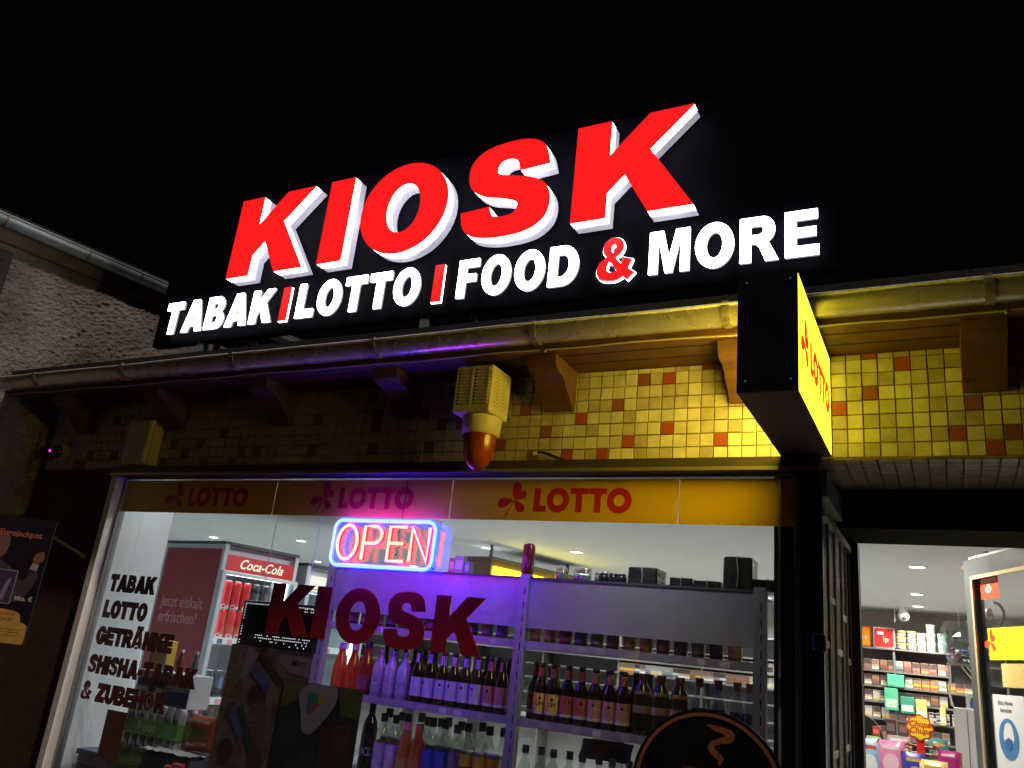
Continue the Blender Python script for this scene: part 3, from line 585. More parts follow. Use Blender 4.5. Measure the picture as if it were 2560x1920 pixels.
# poster board standing in front of the wall on the left
ps = thing('poster_board', 'dark Eurojackpot poster board on a post at the left edge', 'poster', (-4.05, -.5, 0), R(40))
pl = lambda me, M, y=0, par=None, **k: obj(k.get('name', 'print'), me, M, par or ps, T(0, y, 0), local=True)
obj('post', MB().tube([(-.08, .03, .03), (-.08, .03, 1.95)], .02, 10), M_bl, ps, local=True); obj('foot', MB().lathe([(.2, 0), (.2, .02), (.03, .035)], 20, (-.08, .03, 0)), M_bl, ps, local=True)
bd = obj('board', B(-.42, .135, -.004, .008, 1.40, 2.0), mat('poster_navy', (.010, .008, .016), .45, var=.4, vscale=4), ps, local=True)
def flat(name, conts, M, y, par=bd): return obj(name, shape_mesh(conts, .0008), M, par, T(0, y, 0) @ RX, local=True)
flat('suit_print', [CR([(-.30, 1.62), (-.27, 1.74), (-.20, 1.79), (-.12, 1.80), (-.03, 1.765), (.02, 1.72), (.055, 1.70), (.085, 1.745), (.115, 1.73), (.10, 1.66), (.05, 1.60), (-.02, 1.585)])], mat('print_suit', (.05, .038, .045), .6), -.0048)
flat('face_print', [E_(-.095, 1.845, .045, .058, 0, 360, 24)[:-1]], mat('print_skin', (.22, .09, .06), .6), -.0049)
flat('hair_print', [CR([(-.143, 1.85), (-.135, 1.90), (-.095, 1.912), (-.055, 1.90), (-.048, 1.85), (-.06, 1.875), (-.095, 1.885), (-.13, 1.875)])], mat('print_hair', (.16, .10, .07), .6), -.0054)
flat('hand_print', [CR([(.080, 1.785), (.075, 1.805), (.085, 1.83), (.1, 1.842), (.117, 1.84), (.125, 1.815), (.118, 1.795), (.105, 1.785)])], mat('print_skin'), -.0052)
flat('cuff_print', [[(.070, 1.755), (.078, 1.785), (.108, 1.78), (.104, 1.748)]], mat('print_cuff', (.34, .32, .34), .6), -.0056)
flat('photo_print', [[(-.30, 1.585), (-.30, 1.742), (.026, 1.742), (.026, 1.583)], [(-.296, 1.589), (-.296, 1.738), (.022, 1.738), (.022, 1.587)]], mat('print_cuff'), -.0060)
flat('photo_print', [[(-.294, 1.591), (-.294, 1.736), (.02, 1.736), (.02, 1.589)]], mat('print_violet', (.05, .03, .09), .6), -.0057)
flat('photo_print', [[(-.03, 1.6), (-.015, 1.69), (.005, 1.71), (-.002, 1.66), (-.01, 1.6)]], mat('print_lilac', (.30, .18, .34), .6), -.0064)
flat('gold_print', [CR([(-.42, 1.405), (-.42, 1.50), (-.12, 1.50), (-.1, 1.545), (-.04, 1.56), (.05, 1.555), (.085, 1.54), (.095, 1.505), (.13, 1.49), (.13, 1.405)], 2)], mat('print_gold', (.62, .36, .07), .5, var=.25, vscale=30), -.0050)
def ptxt(body, size, x, z, M, off=0, par=bd, y=-.0062, sh=0): return obj('lettering', text(body, size, .0005, off, sh), M, par, T(x, y, z) @ RX, local=True)
ptxt('er Eurojackpot', .040, -.155, 1.905, mat('print_orange', (.50, .14, .07), .6), .0008); ptxt('Mio. €', .030, .040, 1.604, mat('print_paper', (.55, .52, .45), .6), .0006)
ptxt('GEWINNE', .022, -.035, 1.53, mat('print_rust', (.30, .12, .03), .6), .0005); ptxt('JACKPOT', .026, -.045, 1.503, mat('print_rust'), .0006)
for k in range(3): flat('print_line', [[(-.3, 1.468 - k * .014), (-.3, 1.472 - k * .014), (.105, 1.472 - k * .014), (.105, 1.468 - k * .014)]], mat('print_rust'), -.0058)

# ================================================================= SECURITY GRILLE in the recess
sg = thing('security_grille', 'black folded scissor gate with pale strips beside the shop door', 'gate', (-.372, .3, 0))
GX = -.372; M_gb = mat('grille_black', (.010, .010, .011), .35, metal=.3); M_gs = mat('grille_bar', (.85, .85, .83), .4); M_gp = mat('grille_strip', (.80, .80, .78), .5)
obj('backing', B(GX - .012, GX - .004, -.02, .80, .1, 2.245), M_gb, sg)
gy = [-.045, .135, .325, .53, .69, .84]
for i, y in enumerate(gy): obj('bar', MB().tube([(GX, y, .08), (GX, y, 2.165)], .0048, 6), M_gs, sg)
obj('top_rail', B(GX - .004, GX + .012, -.03, .83, 2.166, 2.19), mat('grille_rail', (.42, .43, .43), .4, metal=.6), sg)
obj('guide_channel', MB().box(GX - .01, GX + .02, -.02, .82, 2.235, 2.33), mat('channel_grey', (.30, .30, .28), .4, metal=.5), sg)
for i, z in ((1, 1.905), (3, 1.875), (0, 1.745), (2, 1.735), (4, 1.715), (1, 1.39), (3, 1.395)):
    obj('strip', B(GX - .001, GX + .001, gy[i] + .006, gy[i + 1] - .006, z - .012, z + .012), M_gp, sg)
obj('lock', MB().cbox(GX - .03, GX + .012, -.075, -.035, 1.71, 1.77, .006), M_gb, sg); obj('edge_post', B(GX - .02, GX + .004, -.05, -.022, .05, 2.31), M_gb, sg)

# ================================================================= SHOP DOOR (open inwards)
dl = thing('shop_door', 'open glazed shop door with stickers and dark metal frame at the right edge', 'door', (.47, .85, 0), math.atan2(.825, -.37))
LW, LZ = .904, 2.272
M_df = mat('door_leaf_paint', (.11, .12, .12), .35, metal=.4, var=.12, vscale=10)
obj('frame', MB().box(0, .09, -.025, .025, .03, LZ).box(LW - .075, LW, -.025, .025, .03, LZ).box(.09, LW - .075, -.025, .025, LZ - .085, LZ).box(.09, LW - .075, -.025, .025, .03, .13), M_df, dl, local=True)
obj('glazing_bead', MB().box(.09, LW - .0752, .0252, .034, LZ - .10, LZ - .083).box(LW - .090, LW - .073, .0252, .034, .13, LZ - .10), mat('bead_gold', (.62, .50, .33), .35, metal=.5), dl, local=True)
dp = obj('pane', B(.09, LW - .075, -.003, .003, .13, LZ - .085), clear('door_glass', (.98, .985, .97), .02, .02, .03, 1.18), dl, local=True)
YS = .0045    # street side is local +y
def dflat(name, conts, M, y, par): return obj(name, shape_mesh(conts, .0008), M, par, WM[dl] @ T(0, y, 0) @ Matrix.Rotation(math.pi, 4, 'Z') @ RX)
def rect(x0, x1, z0, z1): return [[(-x0, z0), (-x1, z0), (-x1, z1), (-x0, z1)]]
s1 = dflat('sticker', rect(.63, .792, 2.08, 2.187), mat('sticker_red', (.80, .05, .015), .5), YS, dp); s1['label'] = 'red square warning sticker with two white labels'
dflat('print', rect(.645, .785, 2.155, 2.172), mat('sticker_pink', (.85, .45, .4), .5), YS + .001, s1)
dflat('print', [E_(-.72, 2.125, .026, .02, 0, 360, 20)[:-1]], mat('sticker_pale', (.8, .7, .6), .5), YS + .001, s1); dflat('print', [CR([(-.75, 2.115), (-.735, 2.135), (-.715, 2.11), (-.70, 2.135), (-.685, 2.13), (-.70, 2.142), (-.718, 2.12), (-.735, 2.142)])], M_slot, YS + .002, s1)
s2 = dflat('sticker', rect(.30, .757, 1.805, 1.945), mat('sticker_yellow', (.90, .85, .01), .5), YS, dp); s2['label'] = 'bright yellow lottery sheet with red clover'
for lf in clover(.75): dflat('clover_leaf', [[(x - .735, z + 1.885) for x, z in lf]], mat('sticker_red'), YS + .001, s2)
s3 = dflat('sticker', rect(.46, .66, 1.69, 1.79), mat('sticker_tan', (.72, .55, .18), .6, var=.1), YS, dp)
s4 = dflat('notice', rect(.50, .758, 1.20, 1.657), mat('paper_white', (.72, .74, .72), .6), YS, dp); s4['label'] = 'white notice with blue mask symbol'
M_bm = mat('notice_blue', (.05, .20, .42), .5)
dflat('mask_ring', [E_(-.645, 1.475, .082, .085, 0, 360, 40)[:-1], closed_curve([(-.69, 1.48), (-.675, 1.53), (-.645, 1.545), (-.615, 1.53), (-.60, 1.48), (-.62, 1.455), (-.645, 1.45), (-.67, 1.455)], 4)], M_bm, YS + .001, s4)
dflat('mask', [[(-.675, 1.47), (-.645, 1.482), (-.615, 1.47), (-.62, 1.44), (-.645, 1.425), (-.67, 1.44)]], mat('mask_blue', (.03, .12, .35), .5), YS + .002, s4)
for bd_, x, z, sz in (('Bitte Maske', .715, 1.615, .026), ('benutzen', .70, 1.585, .026)):
    obj('lettering', text(bd_, sz, .0005, .0004), mat('print_grey', (.22, .18, .2), .6), s4, WM[dl] @ T(x, YS + .001, z) @ Matrix.Rotation(math.pi, 4, 'Z') @ RX)
obj('handle', MB().tube([(.845, .03, 1.05), (.845, .07, 1.05), (.845, .07, 1.3), (.845, .03, 1.3)], .009, 8), M_gs, dl, local=True)
obj('top_seal', B(.05, LW - .06, -.02, .027, LZ + .0005, LZ + .010), mat('seal_white', (.75, .75, .73), .5), dl, local=True)
for zc, ln in ((2.245, .10), (1.98, .06)): obj('latch', MB().prism([(LW, zc - .02), (LW + ln * .6, zc - .004), (LW + ln * .65, zc + .006), (LW + .02, zc + .02), (LW, zc + .02)], 'y', -.012, .012), mat('latch_brown', (.16, .13, .11), .4, metal=.5), dl, local=True)
obj('closer_arm', MB().tube([(LW - .10, -.03, LZ + .01), (LW + .02, -.10, LZ + .055)], .011, 6), mat('closer_dark', (.10, .10, .09), .4, metal=.5), dl, local=True)
# ================================================================= DRINKS COOLERS
def bottle_kind(name, parts):
    """parts: list of (part name, MB, material)"""
    return [(n_, (mb.mesh(n_) if isinstance(mb, MB) else mb), M) for n_, mb, M in parts]
def place(name, parts, label, cat, group, loc, rz=0, sc_=1, parent_rot=0):
    o = thing(name, label, cat, loc, rz + parent_rot, group)
    for n_, me, M in parts: obj(n_, me, M, o, Matrix.Diagonal((sc_, sc_, sc_, 1)), local=True)
    return o
M_lidm = mat('can_metal', (.62, .62, .64), .3, metal=.9)
def can_parts(col, name, band=None, text_=None, tcol=(.8, .8, .8)):
    body = MB().lathe([(.026, .0), (.033, .008), (.033, .150), (.027, .162)], 16); top = MB().lathe([(.027, .162), (.0275, .166), (.024, .165), (.023, .162)], 16)
    P = [('body', body, mat(name, col, .25, metal=.25)), ('lid', top, M_lidm)]
    if band: P.append(('stripe', MB().lathe([(.0333, .045), (.0334, .11)], 16, cap=False), mat(name + '_band', band, .3)))
    if text_: P.append(('lettering', wrap(text(text_, .035, .0004, .0006, .25, 'CENTER'), .0338), mat(name + '_text', tcol, .4)))
    return bottle_kind('can', P)
def pet_parts(col, name, lab, cap=(.5, .02, .02)):
    body = MB().lathe([(.024, 0), (.031, .01), (.031, .05), (.028, .075), (.031, .10), (.031, .15), (.025, .185), (.013, .215), (.0125, .228)], 16)
    return bottle_kind('bottle', [('body', body, mat(name, col, .08, coat=.5)), ('label', MB().lathe([(.0316, .095), (.0318, .145)], 16, cap=False), mat(name + '_label', lab, .45, var=.2, vscale=60)), ('cap', MB().lathe([(.0145, .226), (.0145, .245), (.012, .247)], 12), mat(name + '_cap', cap, .4))])
M_cab = mat('cooler_grey', (.46, .50, .53), .4, metal=.2, var=.08, vscale=6); M_cabd = mat('cooler_dark', (.06, .065, .07), .5)
def cooler(origin, rz, width, top, label, header, side):
    t = thing('drinks_cooler', label, 'fridge', (*origin, .03), rz, None)
    D = .70; H = top - .03; w_ = width
    body = MB().box(0, .03, 0, D, 0, H).box(w_ - .03, w_, 0, D, 0, H).box(.03, w_ - .03, D - .03, D, 0, H).box(.03, w_ - .03, .06, D - .03, H - .06, H).box(.03, w_ - .03, .02, D - .03, 0, .12)
    obj('cabinet', body, M_cab, t, local=True)
    obj('back_liner', B(.031, w_ - .031, D - .034, D - .0305, .12, H - .06), mat('liner_white', (.8, .82, .84), .5), t, local=True)
    obj('top_panel', B(-.002, w_ + .002, .0, D, H + .001, H + .02), M_cabd, t, local=True)
    for zz in (.12, .45, .78, 1.10, 1.47):
        if True:
            sh = obj('shelf', B(.031, w_ - .031, .07, D - .035, zz, zz + .012), mat('shelf_white', (.75, .78, .8), .4), t, local=True)
            obj('price_rail', B(.031, w_ - .031, .058, .069, zz - .03, zz + .012), mat('price_white', (.78, .8, .82), .4), sh, local=True)
            for k in range(7):
                x = .045 + k * (w_ - .09) / 7; obj('price_tag', B(x, x + .04, .0560, .0575, zz - .026, zz + .004), random.choice([mat('tag_pink', (.75, .25, .3), .5), mat('tag_navy', (.05, .08, .16), .5), mat('tag_white', (.8, .8, .8), .5)]), sh, local=True)
    # lit header and light strips
    hd = obj('header', B(.03, w_ - .03, -.002, .05, H - .165, H - .062), header, t, local=True)
    for x in (.034, w_ - .040): obj('light_strip', B(x, x + .006, .04, .056, .15, H - .175), glow('cooler_led', (.75, .9, 1.0), 9), t, local=True)
    obj('light_strip', B(.05, w_ - .05, .055, .075, H - .187, H - .177), glow('cooler_led', (.75, .9, 1.0), 9), t, local=True)
    obj('door_frame', MB().box(.0, .03, -.03, -.003, .13, H - .17).box(w_ - .03, w_, -.03, -.003, .13, H - .17).box(.03, w_ - .03, -.03, -.003, .13, .16).box(.03, w_ - .03, -.03, -.003, H - .19, H - .17), M_cab, t, local=True)
    obj('door_glass', B(.03, w_ - .03, -.019, -.014, .16, H - .19), clear('cooler_glass', (.95, .97, .97), .04), t, local=True)
    if side: obj('side_graphic', B(-.0035, -.0005, .03, D - .03, .10, H - .03), side, t, local=True)
    return t, hd, H
FR = R(81)
c1, h1, H1 = cooler((-4.215, .961), FR, .62, 2.10, 'tall cola cooler with red side panel reading Jetzt eiskalt erfrischen', glow('cola_header', (.80, .05, .05), .5), mat('cola_side_red', (.24, .012, .022), .45))
obj('lettering', text('Coca-Cola', .088, .001, .0014, .35, 'CENTER', .95), glow('header_white', (1, .85, .7), 1.1), h1, T(.31, -.0032, H1 - .140) @ RX, local=True)
sg_ = [o for o in c1.children if o.name.startswith('side_graphic')][0]
RS = Matrix.Rotation(-math.pi / 2, 4, 'Z')    # lettering facing local -x, running along -y
for tx, zz in (('Jetzt eiskalt', 1.645), ('erfrischen!', 1.545)):
    obj('lettering', text(tx, .105, .001, .0003), mat('side_lettering', (.50, .26, .30), .5), sg_, T(-.0045, .60, zz) @ RS @ RX, local=True)
c2, h2, H2 = cooler((-4.10, 1.66), FR, .62, 2.06, 'second drinks cooler with pale lit header behind the cola cooler', glow('pale_header', (.95, .93, .8), 1.0), None)
obj('emblem', shape_mesh([E_(.30, H2 - .112, .028, .03, 0, 360, 24)[:-1]], .002), mat('gold_print', (.35, .24, .05), .5), h2, T(0, -.0035, 0) @ RX, local=True)
obj('lettering', text('F', .085, .001, .002), mat('gold_print'), h2, T(.36, -.0035, H2 - .142) @ RX, local=True); obj('gold_bar', B(.06, .56, -.004, -.0025, H2 - .163, H2 - .152), mat('gold_bar', (.55, .38, .06), .5), h2, local=True)
CK = can_parts((.72, .02, .025), 'cola_can', None, 'Cola', (.85, .8, .8)); KB = can_parts((.03, .03, .035), 'cola_zero_can', (.06, .06, .065), 'Cola', (.6, .03, .03))
MO = can_parts((.012, .016, .03), 'energy_can', None, None); 
for x in (-.014, -.005, .004, .013):
    zg = MB(); pts = []
    for k in range(6): pts.append((x + .002 * (-1) ** k, .055 + k * .014))
    q = shape_mesh([[(a, b) for a, b in pts] + [(a + .0045, b) for a, b in pts[::-1]]], .0004); MO.append(('streak', wrap(q, .0338), glow('energy_streak', (.10, .35, .9), .5)))
CP = pet_parts((.02, .006, .004), 'cola_pet', (.70, .03, .04)); LP = pet_parts((.55, .56, .5), 'lemon_pet', (.5, .62, .55), (.1, .35, .1))
levels = [(1.482, [CK, CK, CK, CK, KB, KB, LP], 'cola can', 2, .186), (1.112, [MO] * 7, 'black energy drink can with blue streaks', 1, .168), (.792, [CP] * 7, 'cola bottle', 1, .25), (.462, [CP, CP, LP, LP, CP, CP, CP], 'soft drink bottle', 1, .25)]
wn_ = {2: ['lower tier', 'upper tier'], 1: ['']}
for zz, kinds, what, tiers, th in levels:
    for ti in range(tiers):
        for k, K in enumerate(kinds):
            p_ = WM[c1] @ Vector((.075 + k * .077, .115 + .01 * random.random(), zz + ti * th))
            desc = 'red cola can' if K is CK else 'black cola can' if K is KB else 'clear lemonade bottle' if K is LP else what
            lv = {1.482: 'top', 1.112: 'second', .792: 'third', .462: 'fourth'}[zz]
            place('drink_can' if 'can' in desc else 'drink_bottle', K, f'{desc}, {ORD[k]} from left on the {lv} cooler shelf' + (f', {wn_[tiers][ti]}' if tiers > 1 else ''), 'can' if 'can' in desc else 'bottle', 'drinks in the cola cooler', p_, FR + random.uniform(-.3, .3), 1.1 if zz > 1.4 else 1)

# ================================================================= SHELVING BEHIND THE GLASS
YG = .40
gd = thing('shelf_unit', 'grey metal shelf unit with bottle shelves standing just behind the shop window', 'shelf', (-1.73, .55, .03))
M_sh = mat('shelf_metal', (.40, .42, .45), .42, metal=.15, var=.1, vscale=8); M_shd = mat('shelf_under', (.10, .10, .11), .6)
UPX = (-2.82, -1.705, -.662)
for x in UPX:
    up_ = obj('upright', B(x - .022, x + .026, YG - .012, YG + .028, .03, 1.955), M_sh, gd)
    for k in range(15): obj('slot', B(x - .0226, x - .0215, YG - .002, YG + .016, 1.91 - .055 * k - .025, 1.91 - .055 * k), M_slot, up_); 
    for k in range(15): obj('slot', B(x + .006, x + .0105, YG - .0126, YG - .0115, 1.895 - .06 * k - .032, 1.895 - .06 * k), M_slot, up_)
for x0, x1 in ((UPX[0] + .0265, UPX[1] - .0225), (UPX[1] + .0265, UPX[2] - .0225)):
    obj('header_panel', B(x0, x1, YG - .004, YG + .004, 1.722, 1.934), mat('header_metal', (.40, .42, .46), .24, spec=.5, var=.08, vscale=4), gd); obj('header_edge', B(x0, x1, YG - .007, YG + .42, 1.9345, 1.944), M_shd, gd)
    for zt, dp_ in ((1.664, .42), (1.345, .45), (1.015, .45), (.70, .45), (.40, .45)):
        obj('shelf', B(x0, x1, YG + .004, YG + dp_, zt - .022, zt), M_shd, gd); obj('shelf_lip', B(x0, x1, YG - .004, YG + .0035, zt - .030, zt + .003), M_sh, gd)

for x0, x1 in ((UPX[0] + .03, UPX[1] - .03), (UPX[1] + .03, UPX[2] - .03)):
    for zt in (1.664, 1.345, 1.015):
        x = x0 + .02
        while x < x1 - .04:
            w_ = random.choice((.03, .036, .042)); obj('price_tag', B(x, x + w_, YG - .0055, YG - .0042, zt - .026, zt - .003), random.choice([mat('tag_white'), mat('tag_cream', (.55, .52, .44), .5), mat('tag_grey', (.45, .47, .5), .5)]), gd); x += w_ + random.uniform(.03, .12)
M_bg = mat('brown_glass', (.016, .007, .004), .07, spec=.6, coat=.3)
def beer_parts(lab, name, neck=None, un=False):
    body = MB().lathe([(.028, 0), (.0305, .005), (.0305, .125), (.027, .148), (.0165, .172), (.0135, .20), (.0125, .225), (.0138, .228), (.0138, .232)], 18)
    P = [('body', body, M_bg), ('label', MB().lathe([(.0309, .028), (.0311, .112)], 18, cap=False), mat(name, lab, .55, var=.18, vscale=45)), ('label_foot', MB().lathe([(.0313, .028), (.0313, .040)], 18, cap=False), mat('label_foot', (.62, .60, .58), .55)),
         ('neck_label', MB().add([(.0150 * math.cos(R(a)) * (1.18 - .18 * t), .0150 * math.sin(R(a)) * (1.18 - .18 * t), z) for t, z in ((0, .178), (1, .218)) for a in range(-160, -19, 20)], [(i, i + 1, 9 + i, 8 + i) for i in range(7)], True), mat(name + '_neck', neck or lab, .55)),
         ('crown_cap', MB().lathe([(.0148, .226), (.0138, .235), (.010, .237)], 14), mat('crown_cap', (.10, .09, .08), .35, metal=.7))]
    P.append(('emblem', wrap(shape_mesh([E_(0, .090, .006, .007, 0, 360, 12)[:-1]], .0004), .0314), M_slot))
    if un: P.append(('lettering', wrap(text('UN', .024, .0004, .0008, 0, 'CENTER'), .0314), mat('label_ink', (.04, .04, .05), .6)))
    if un:
        me = P[-1][1]
        for v in me.vertices: v.co.z += .062
    return bottle_kind('b', P)
def frost_parts():
    body = MB().lathe([(.030, 0), (.0335, .006), (.0335, .12), (.030, .142), (.018, .165), (.0145, .182), (.014, .205)], 18)
    return bottle_kind('b', [('body', body, milky('frosted', (.62, .66, .72), .3)), ('cap', MB().lathe([(.0158, .19), (.0158, .212), (.013, .214)], 14), mat('pewter', (.25, .24, .3), .4, metal=.4)), ('relief', MB().lathe([(.0337, .03), (.0338, .10)], 18, cap=False), mat('frost_label', (.45, .47, .55), .6, var=.6, vscale=70))])
def soda_parts(col, name, cap=(.7, .7, .7), lab=None):
    body = MB().lathe([(.030, 0), (.033, .006), (.033, .09), (.026, .13), (.015, .165), (.014, .185)], 18)
    P = [('body', body, milky(name, col, .55)), ('cap', MB().lathe([(.0165, .18), (.0165, .205), (.013, .207)], 14), mat(name + '_cap', cap, .4))]
    if lab: P.append(('label', MB().lathe([(.0333, .02), (.0334, .075)], 18, cap=False), mat(name + '_label', lab, .5, var=.3, vscale=60)))
    return bottle_kind('b', P)
def wide_parts():
    body = MB().lathe([(.036, 0), (.039, .006), (.039, .14), (.033, .175), (.018, .20), (.017, .215)], 18)
    return bottle_kind('b', [('body', body, M_bg), ('label', MB().lathe([(.0395, .085), (.0385, .142), (.034, .17)], 18, cap=False), mat('oat_label', (.30, .21, .10), .6, var=.4, vscale=30)), ('cap', MB().lathe([(.019, .208), (.019, .236), (.016, .238)], 14), mat('maroon_cap', (.13, .012, .014), .45))])
def jar_parts(col, name, lid=(.02, .02, .02)):
    return bottle_kind('b', [('body', MB().lathe([(.028, 0), (.031, .005), (.031, .075), (.027, .09)], 16), mat(name, col, .15, coat=.4)), ('lid', MB().lathe([(.029, .088), (.029, .112), (.026, .114)], 16), mat(name + '_lid', lid, .4)), ('label', MB().lathe([(.0313, .02), (.0313, .062)], 16, cap=False), mat(name + '_label', [min(1, c * 2 + .1) for c in col], .6, var=.4, vscale=50))])
def clearb_parts(liq, name, capc=(.012, .012, .012), lab=None):
    body = MB().lathe([(.031, 0), (.034, .006), (.034, .15), (.026, .185), (.0155, .205), (.0145, .235)], 18)
    P = [('glass', body, clear('bottle_glass', (.82, .86, .84), .12, .05)), ('liquid', MB().lathe([(.030, .004), (.031, .008), (.031, .14), (.029, .143)], 16), milky(name, liq, .55)), ('cap', MB().lathe([(.0175, .225), (.0175, .26), (.015, .262)], 14), mat(name + '_cap', capc, .4))]
    if lab: P.append(('label', MB().lathe([(.0343, .025), (.0344, .135)], 18, cap=False), mat(name + '_label', lab, .55, var=.3, vscale=35)))
    return bottle_kind('b', P)
BV = beer_parts((.52, .54, .70), 'label_lilac'); BP = beer_parts((.50, .22, .20), 'label_rose'); BR = beer_parts((.46, .10, .075), 'label_red'); BY = beer_parts((.85, .66, .08), 'label_yellow', (.5, .26, .06), True); BM = beer_parts((.26, .07, .09), 'label_plum')
BK = beer_parts((.58, .28, .25), 'label_pink')
ZB = 1.3455
row = [(-2.705, 'O1'), (-2.63, 'O1'), (-2.55, 'O2')]
OR1 = soda_parts((.85, .20, .02), 'orange_soda', (.75, .72, .66)); OR2 = soda_parts((.60, .05, .03), 'red_soda', (.05, .05, .06), (.35, .08, .12)); FRB = frost_parts()
place('soda_bottle', OR1, 'leftmost orange soda bottle with pale cap on the purple-lit shelf', 'bottle', None, (-2.712, .445, ZB), 0, 1.1); place('soda_bottle', OR1, 'second orange soda bottle, without label, on the purple-lit shelf', 'bottle', None, (-2.635, .45, ZB), .4, 1.1)
place('soda_bottle', OR2, 'dark red soda bottle with black cap on the purple-lit shelf', 'bottle', None, (-2.555, .45, ZB), .2, 1.2)
for k, x in enumerate((-2.470, -2.399, -2.326)): place('frosted_bottle', FRB, f'{ORD[k]} frosted grey bottle from the left on the purple-lit shelf', 'bottle', 'frosted bottles on the shelf', (x, .445, ZB), k * 2.1)
for k, x in enumerate((-2.244, -2.178, -2.110, -2.047, -1.985, -1.921, -1.856, -1.793)):
    K = BV if k < 6 else BP
    place('beer_bottle', K, f'{ORD[k]} brown bottle from the left with {"lilac" if k < 6 else "rose"} label on the purple-lit shelf', 'bottle', 'longneck bottles on the shelves', (x, .444 + random.uniform(-.004, .004), ZB), random.gauss(0, .45))
for k, (x, K, cl) in enumerate(((-1.648, BM, 'plum'), (-1.601, BY, 'yellow'), (-1.541, BY, 'yellow'), (-1.474, BR, 'red'), (-1.410, BR, 'red'), (-1.345, BK, 'pink'), (-1.282, BK, 'pink'), (-1.218, BK, 'pink'))):
    place('beer_bottle', K, f'brown longneck bottle with {cl} label, {ORD[k]} from the left on the right-hand shelf', 'bottle', 'longneck bottles on the shelves', (x, .444 + random.uniform(-.004, .004) + (.04 if k == 0 else 0), ZB), .35 if K is BY else random.gauss(.25, .3))
WB = wide_parts()
for k, x in enumerate((-1.140, -1.063, -.985)): place('wide_bottle', WB, f'{ORD[k]} wide brown bottle with oat label and maroon cap from the left', 'bottle', 'wide bottles on the shelf', (x, .45, ZB), .3 * k)
DB = clearb_parts((.012, .010, .012), 'dark_drink', (.16, .02, .02)); DB2 = clearb_parts((.012, .010, .012), 'dark_drink2', (.22, .14, .03))
for k, x in enumerate((-.905, -.83, -.755, -.705)): place('dark_bottle', DB if k < 2 else DB2, f'{ORD[k]} black drink bottle with {"red" if k < 2 else "mustard"} cap from the left behind the round sign', 'bottle', 'black drink bottles', (x, .45, ZB), 0, .93)
# second row of longnecks behind the first
SB = bottle_kind('b', [(n_, me, M) for n_, me, M in BP if n_ in ('body', 'crown_cap')])
for k in range(13):
    place('beer_bottle', SB, f'{ORD[k]} unlabelled longneck from the left in the back row of the left shelf', 'bottle', 'back row bottles left', (-2.50 + k * .058, .525, ZB))
for k in range(9):
    place('beer_bottle', SB, f'{ORD[k]} unlabelled longneck from the left in the back row of the right shelf', 'bottle', 'back row bottles right', (-1.63 + k * .062, .525, ZB))
# lower shelf, left bay
ZC = 1.0155
CO = clearb_parts((.75, .42, .04), 'amber_drink', (.012, .012, .012), (.62, .62, .68)); CJ = soda_parts((.85, .42, .05), 'mango_drink', (.85, .4, .3), (.85, .45, .12)); CT = soda_parts((.85, .25, .04), 'tangerine_drink', (.6, .1, .06), (.8, .25, .1)); BLU = clearb_parts((.02, .03, .1), 'blue_drink', (.03, .04, .1), (.05, .10, .55)); CLR = clearb_parts((.55, .6, .6), 'clear_drink', (.1, .1, .12))
WI = bottle_kind('b', [('body', MB().lathe([(.033, 0), (.037, .008), (.037, .19), (.03, .22), (.015, .25), (.0145, .29)], 18), mat('wine_glass', (.008, .008, .014), .08, coat=.5)), ('foil', MB().lathe([(.0155, .25), (.0158, .294), (.013, .296)], 14), mat('foil_violet', (.10, .05, .2), .35, metal=.5)), ('lettering', wrap(text('BLACK', .05, .0004, .0008, 0, 'CENTER', .5), .0375), mat('silver_print', (.45, .42, .5), .4))])
for v in WI[2][1].vertices: v.co.z += .07
low = [(-2.48, WI, 'black bottle with silver lettering', 1), (-2.404, CO, 'amber drink bottle with white label', 1), (-2.336, CO, 'amber drink bottle with white label next to an orange one', 1), (-2.266, CJ, 'mango coloured drink bottle', 1.15), (-2.200, CT, 'tangerine coloured drink bottle', 1.15), (-2.132, BLU, 'dark bottle with bright blue label left of its twin', 1.05), (-2.064, BLU, 'dark bottle with bright blue label right of its twin', 1.05), (-1.998, CLR, 'clear drink bottle beside the green cans', 1)]
for x, K, ds, s_ in low: place('drink_bottle', K, ds + ' on the lowest left shelf', 'bottle', 'bottles on the lowest left shelf', (x, .45, ZC), .1, s_)
GCAN = can_parts((.08, .22, .06), 'green_can', None, None); GCAN.append(('stripe', MB().lathe([(.0333, .10), (.0334, .148)], 16, cap=False), mat('green_can_top', (.62, .48, .05), .35)))
for k, x in enumerate((-1.938, -1.868, -1.80)): place('drink_can', GCAN, f'{ORD[k]} green and yellow can from the left on the lowest left shelf', 'can', 'green cans', (x, .45, ZC), k)
for k in range(12): place('drink_bottle', CLR, f'{ORD[k]} black-capped clear bottle from left, back row of the lowest left shelf', 'bottle', 'black-capped clear bottles', (-2.44 + k * .056, .54 + .03 * (k % 2), ZC), 0, 1.02 if k % 3 else 1.06)
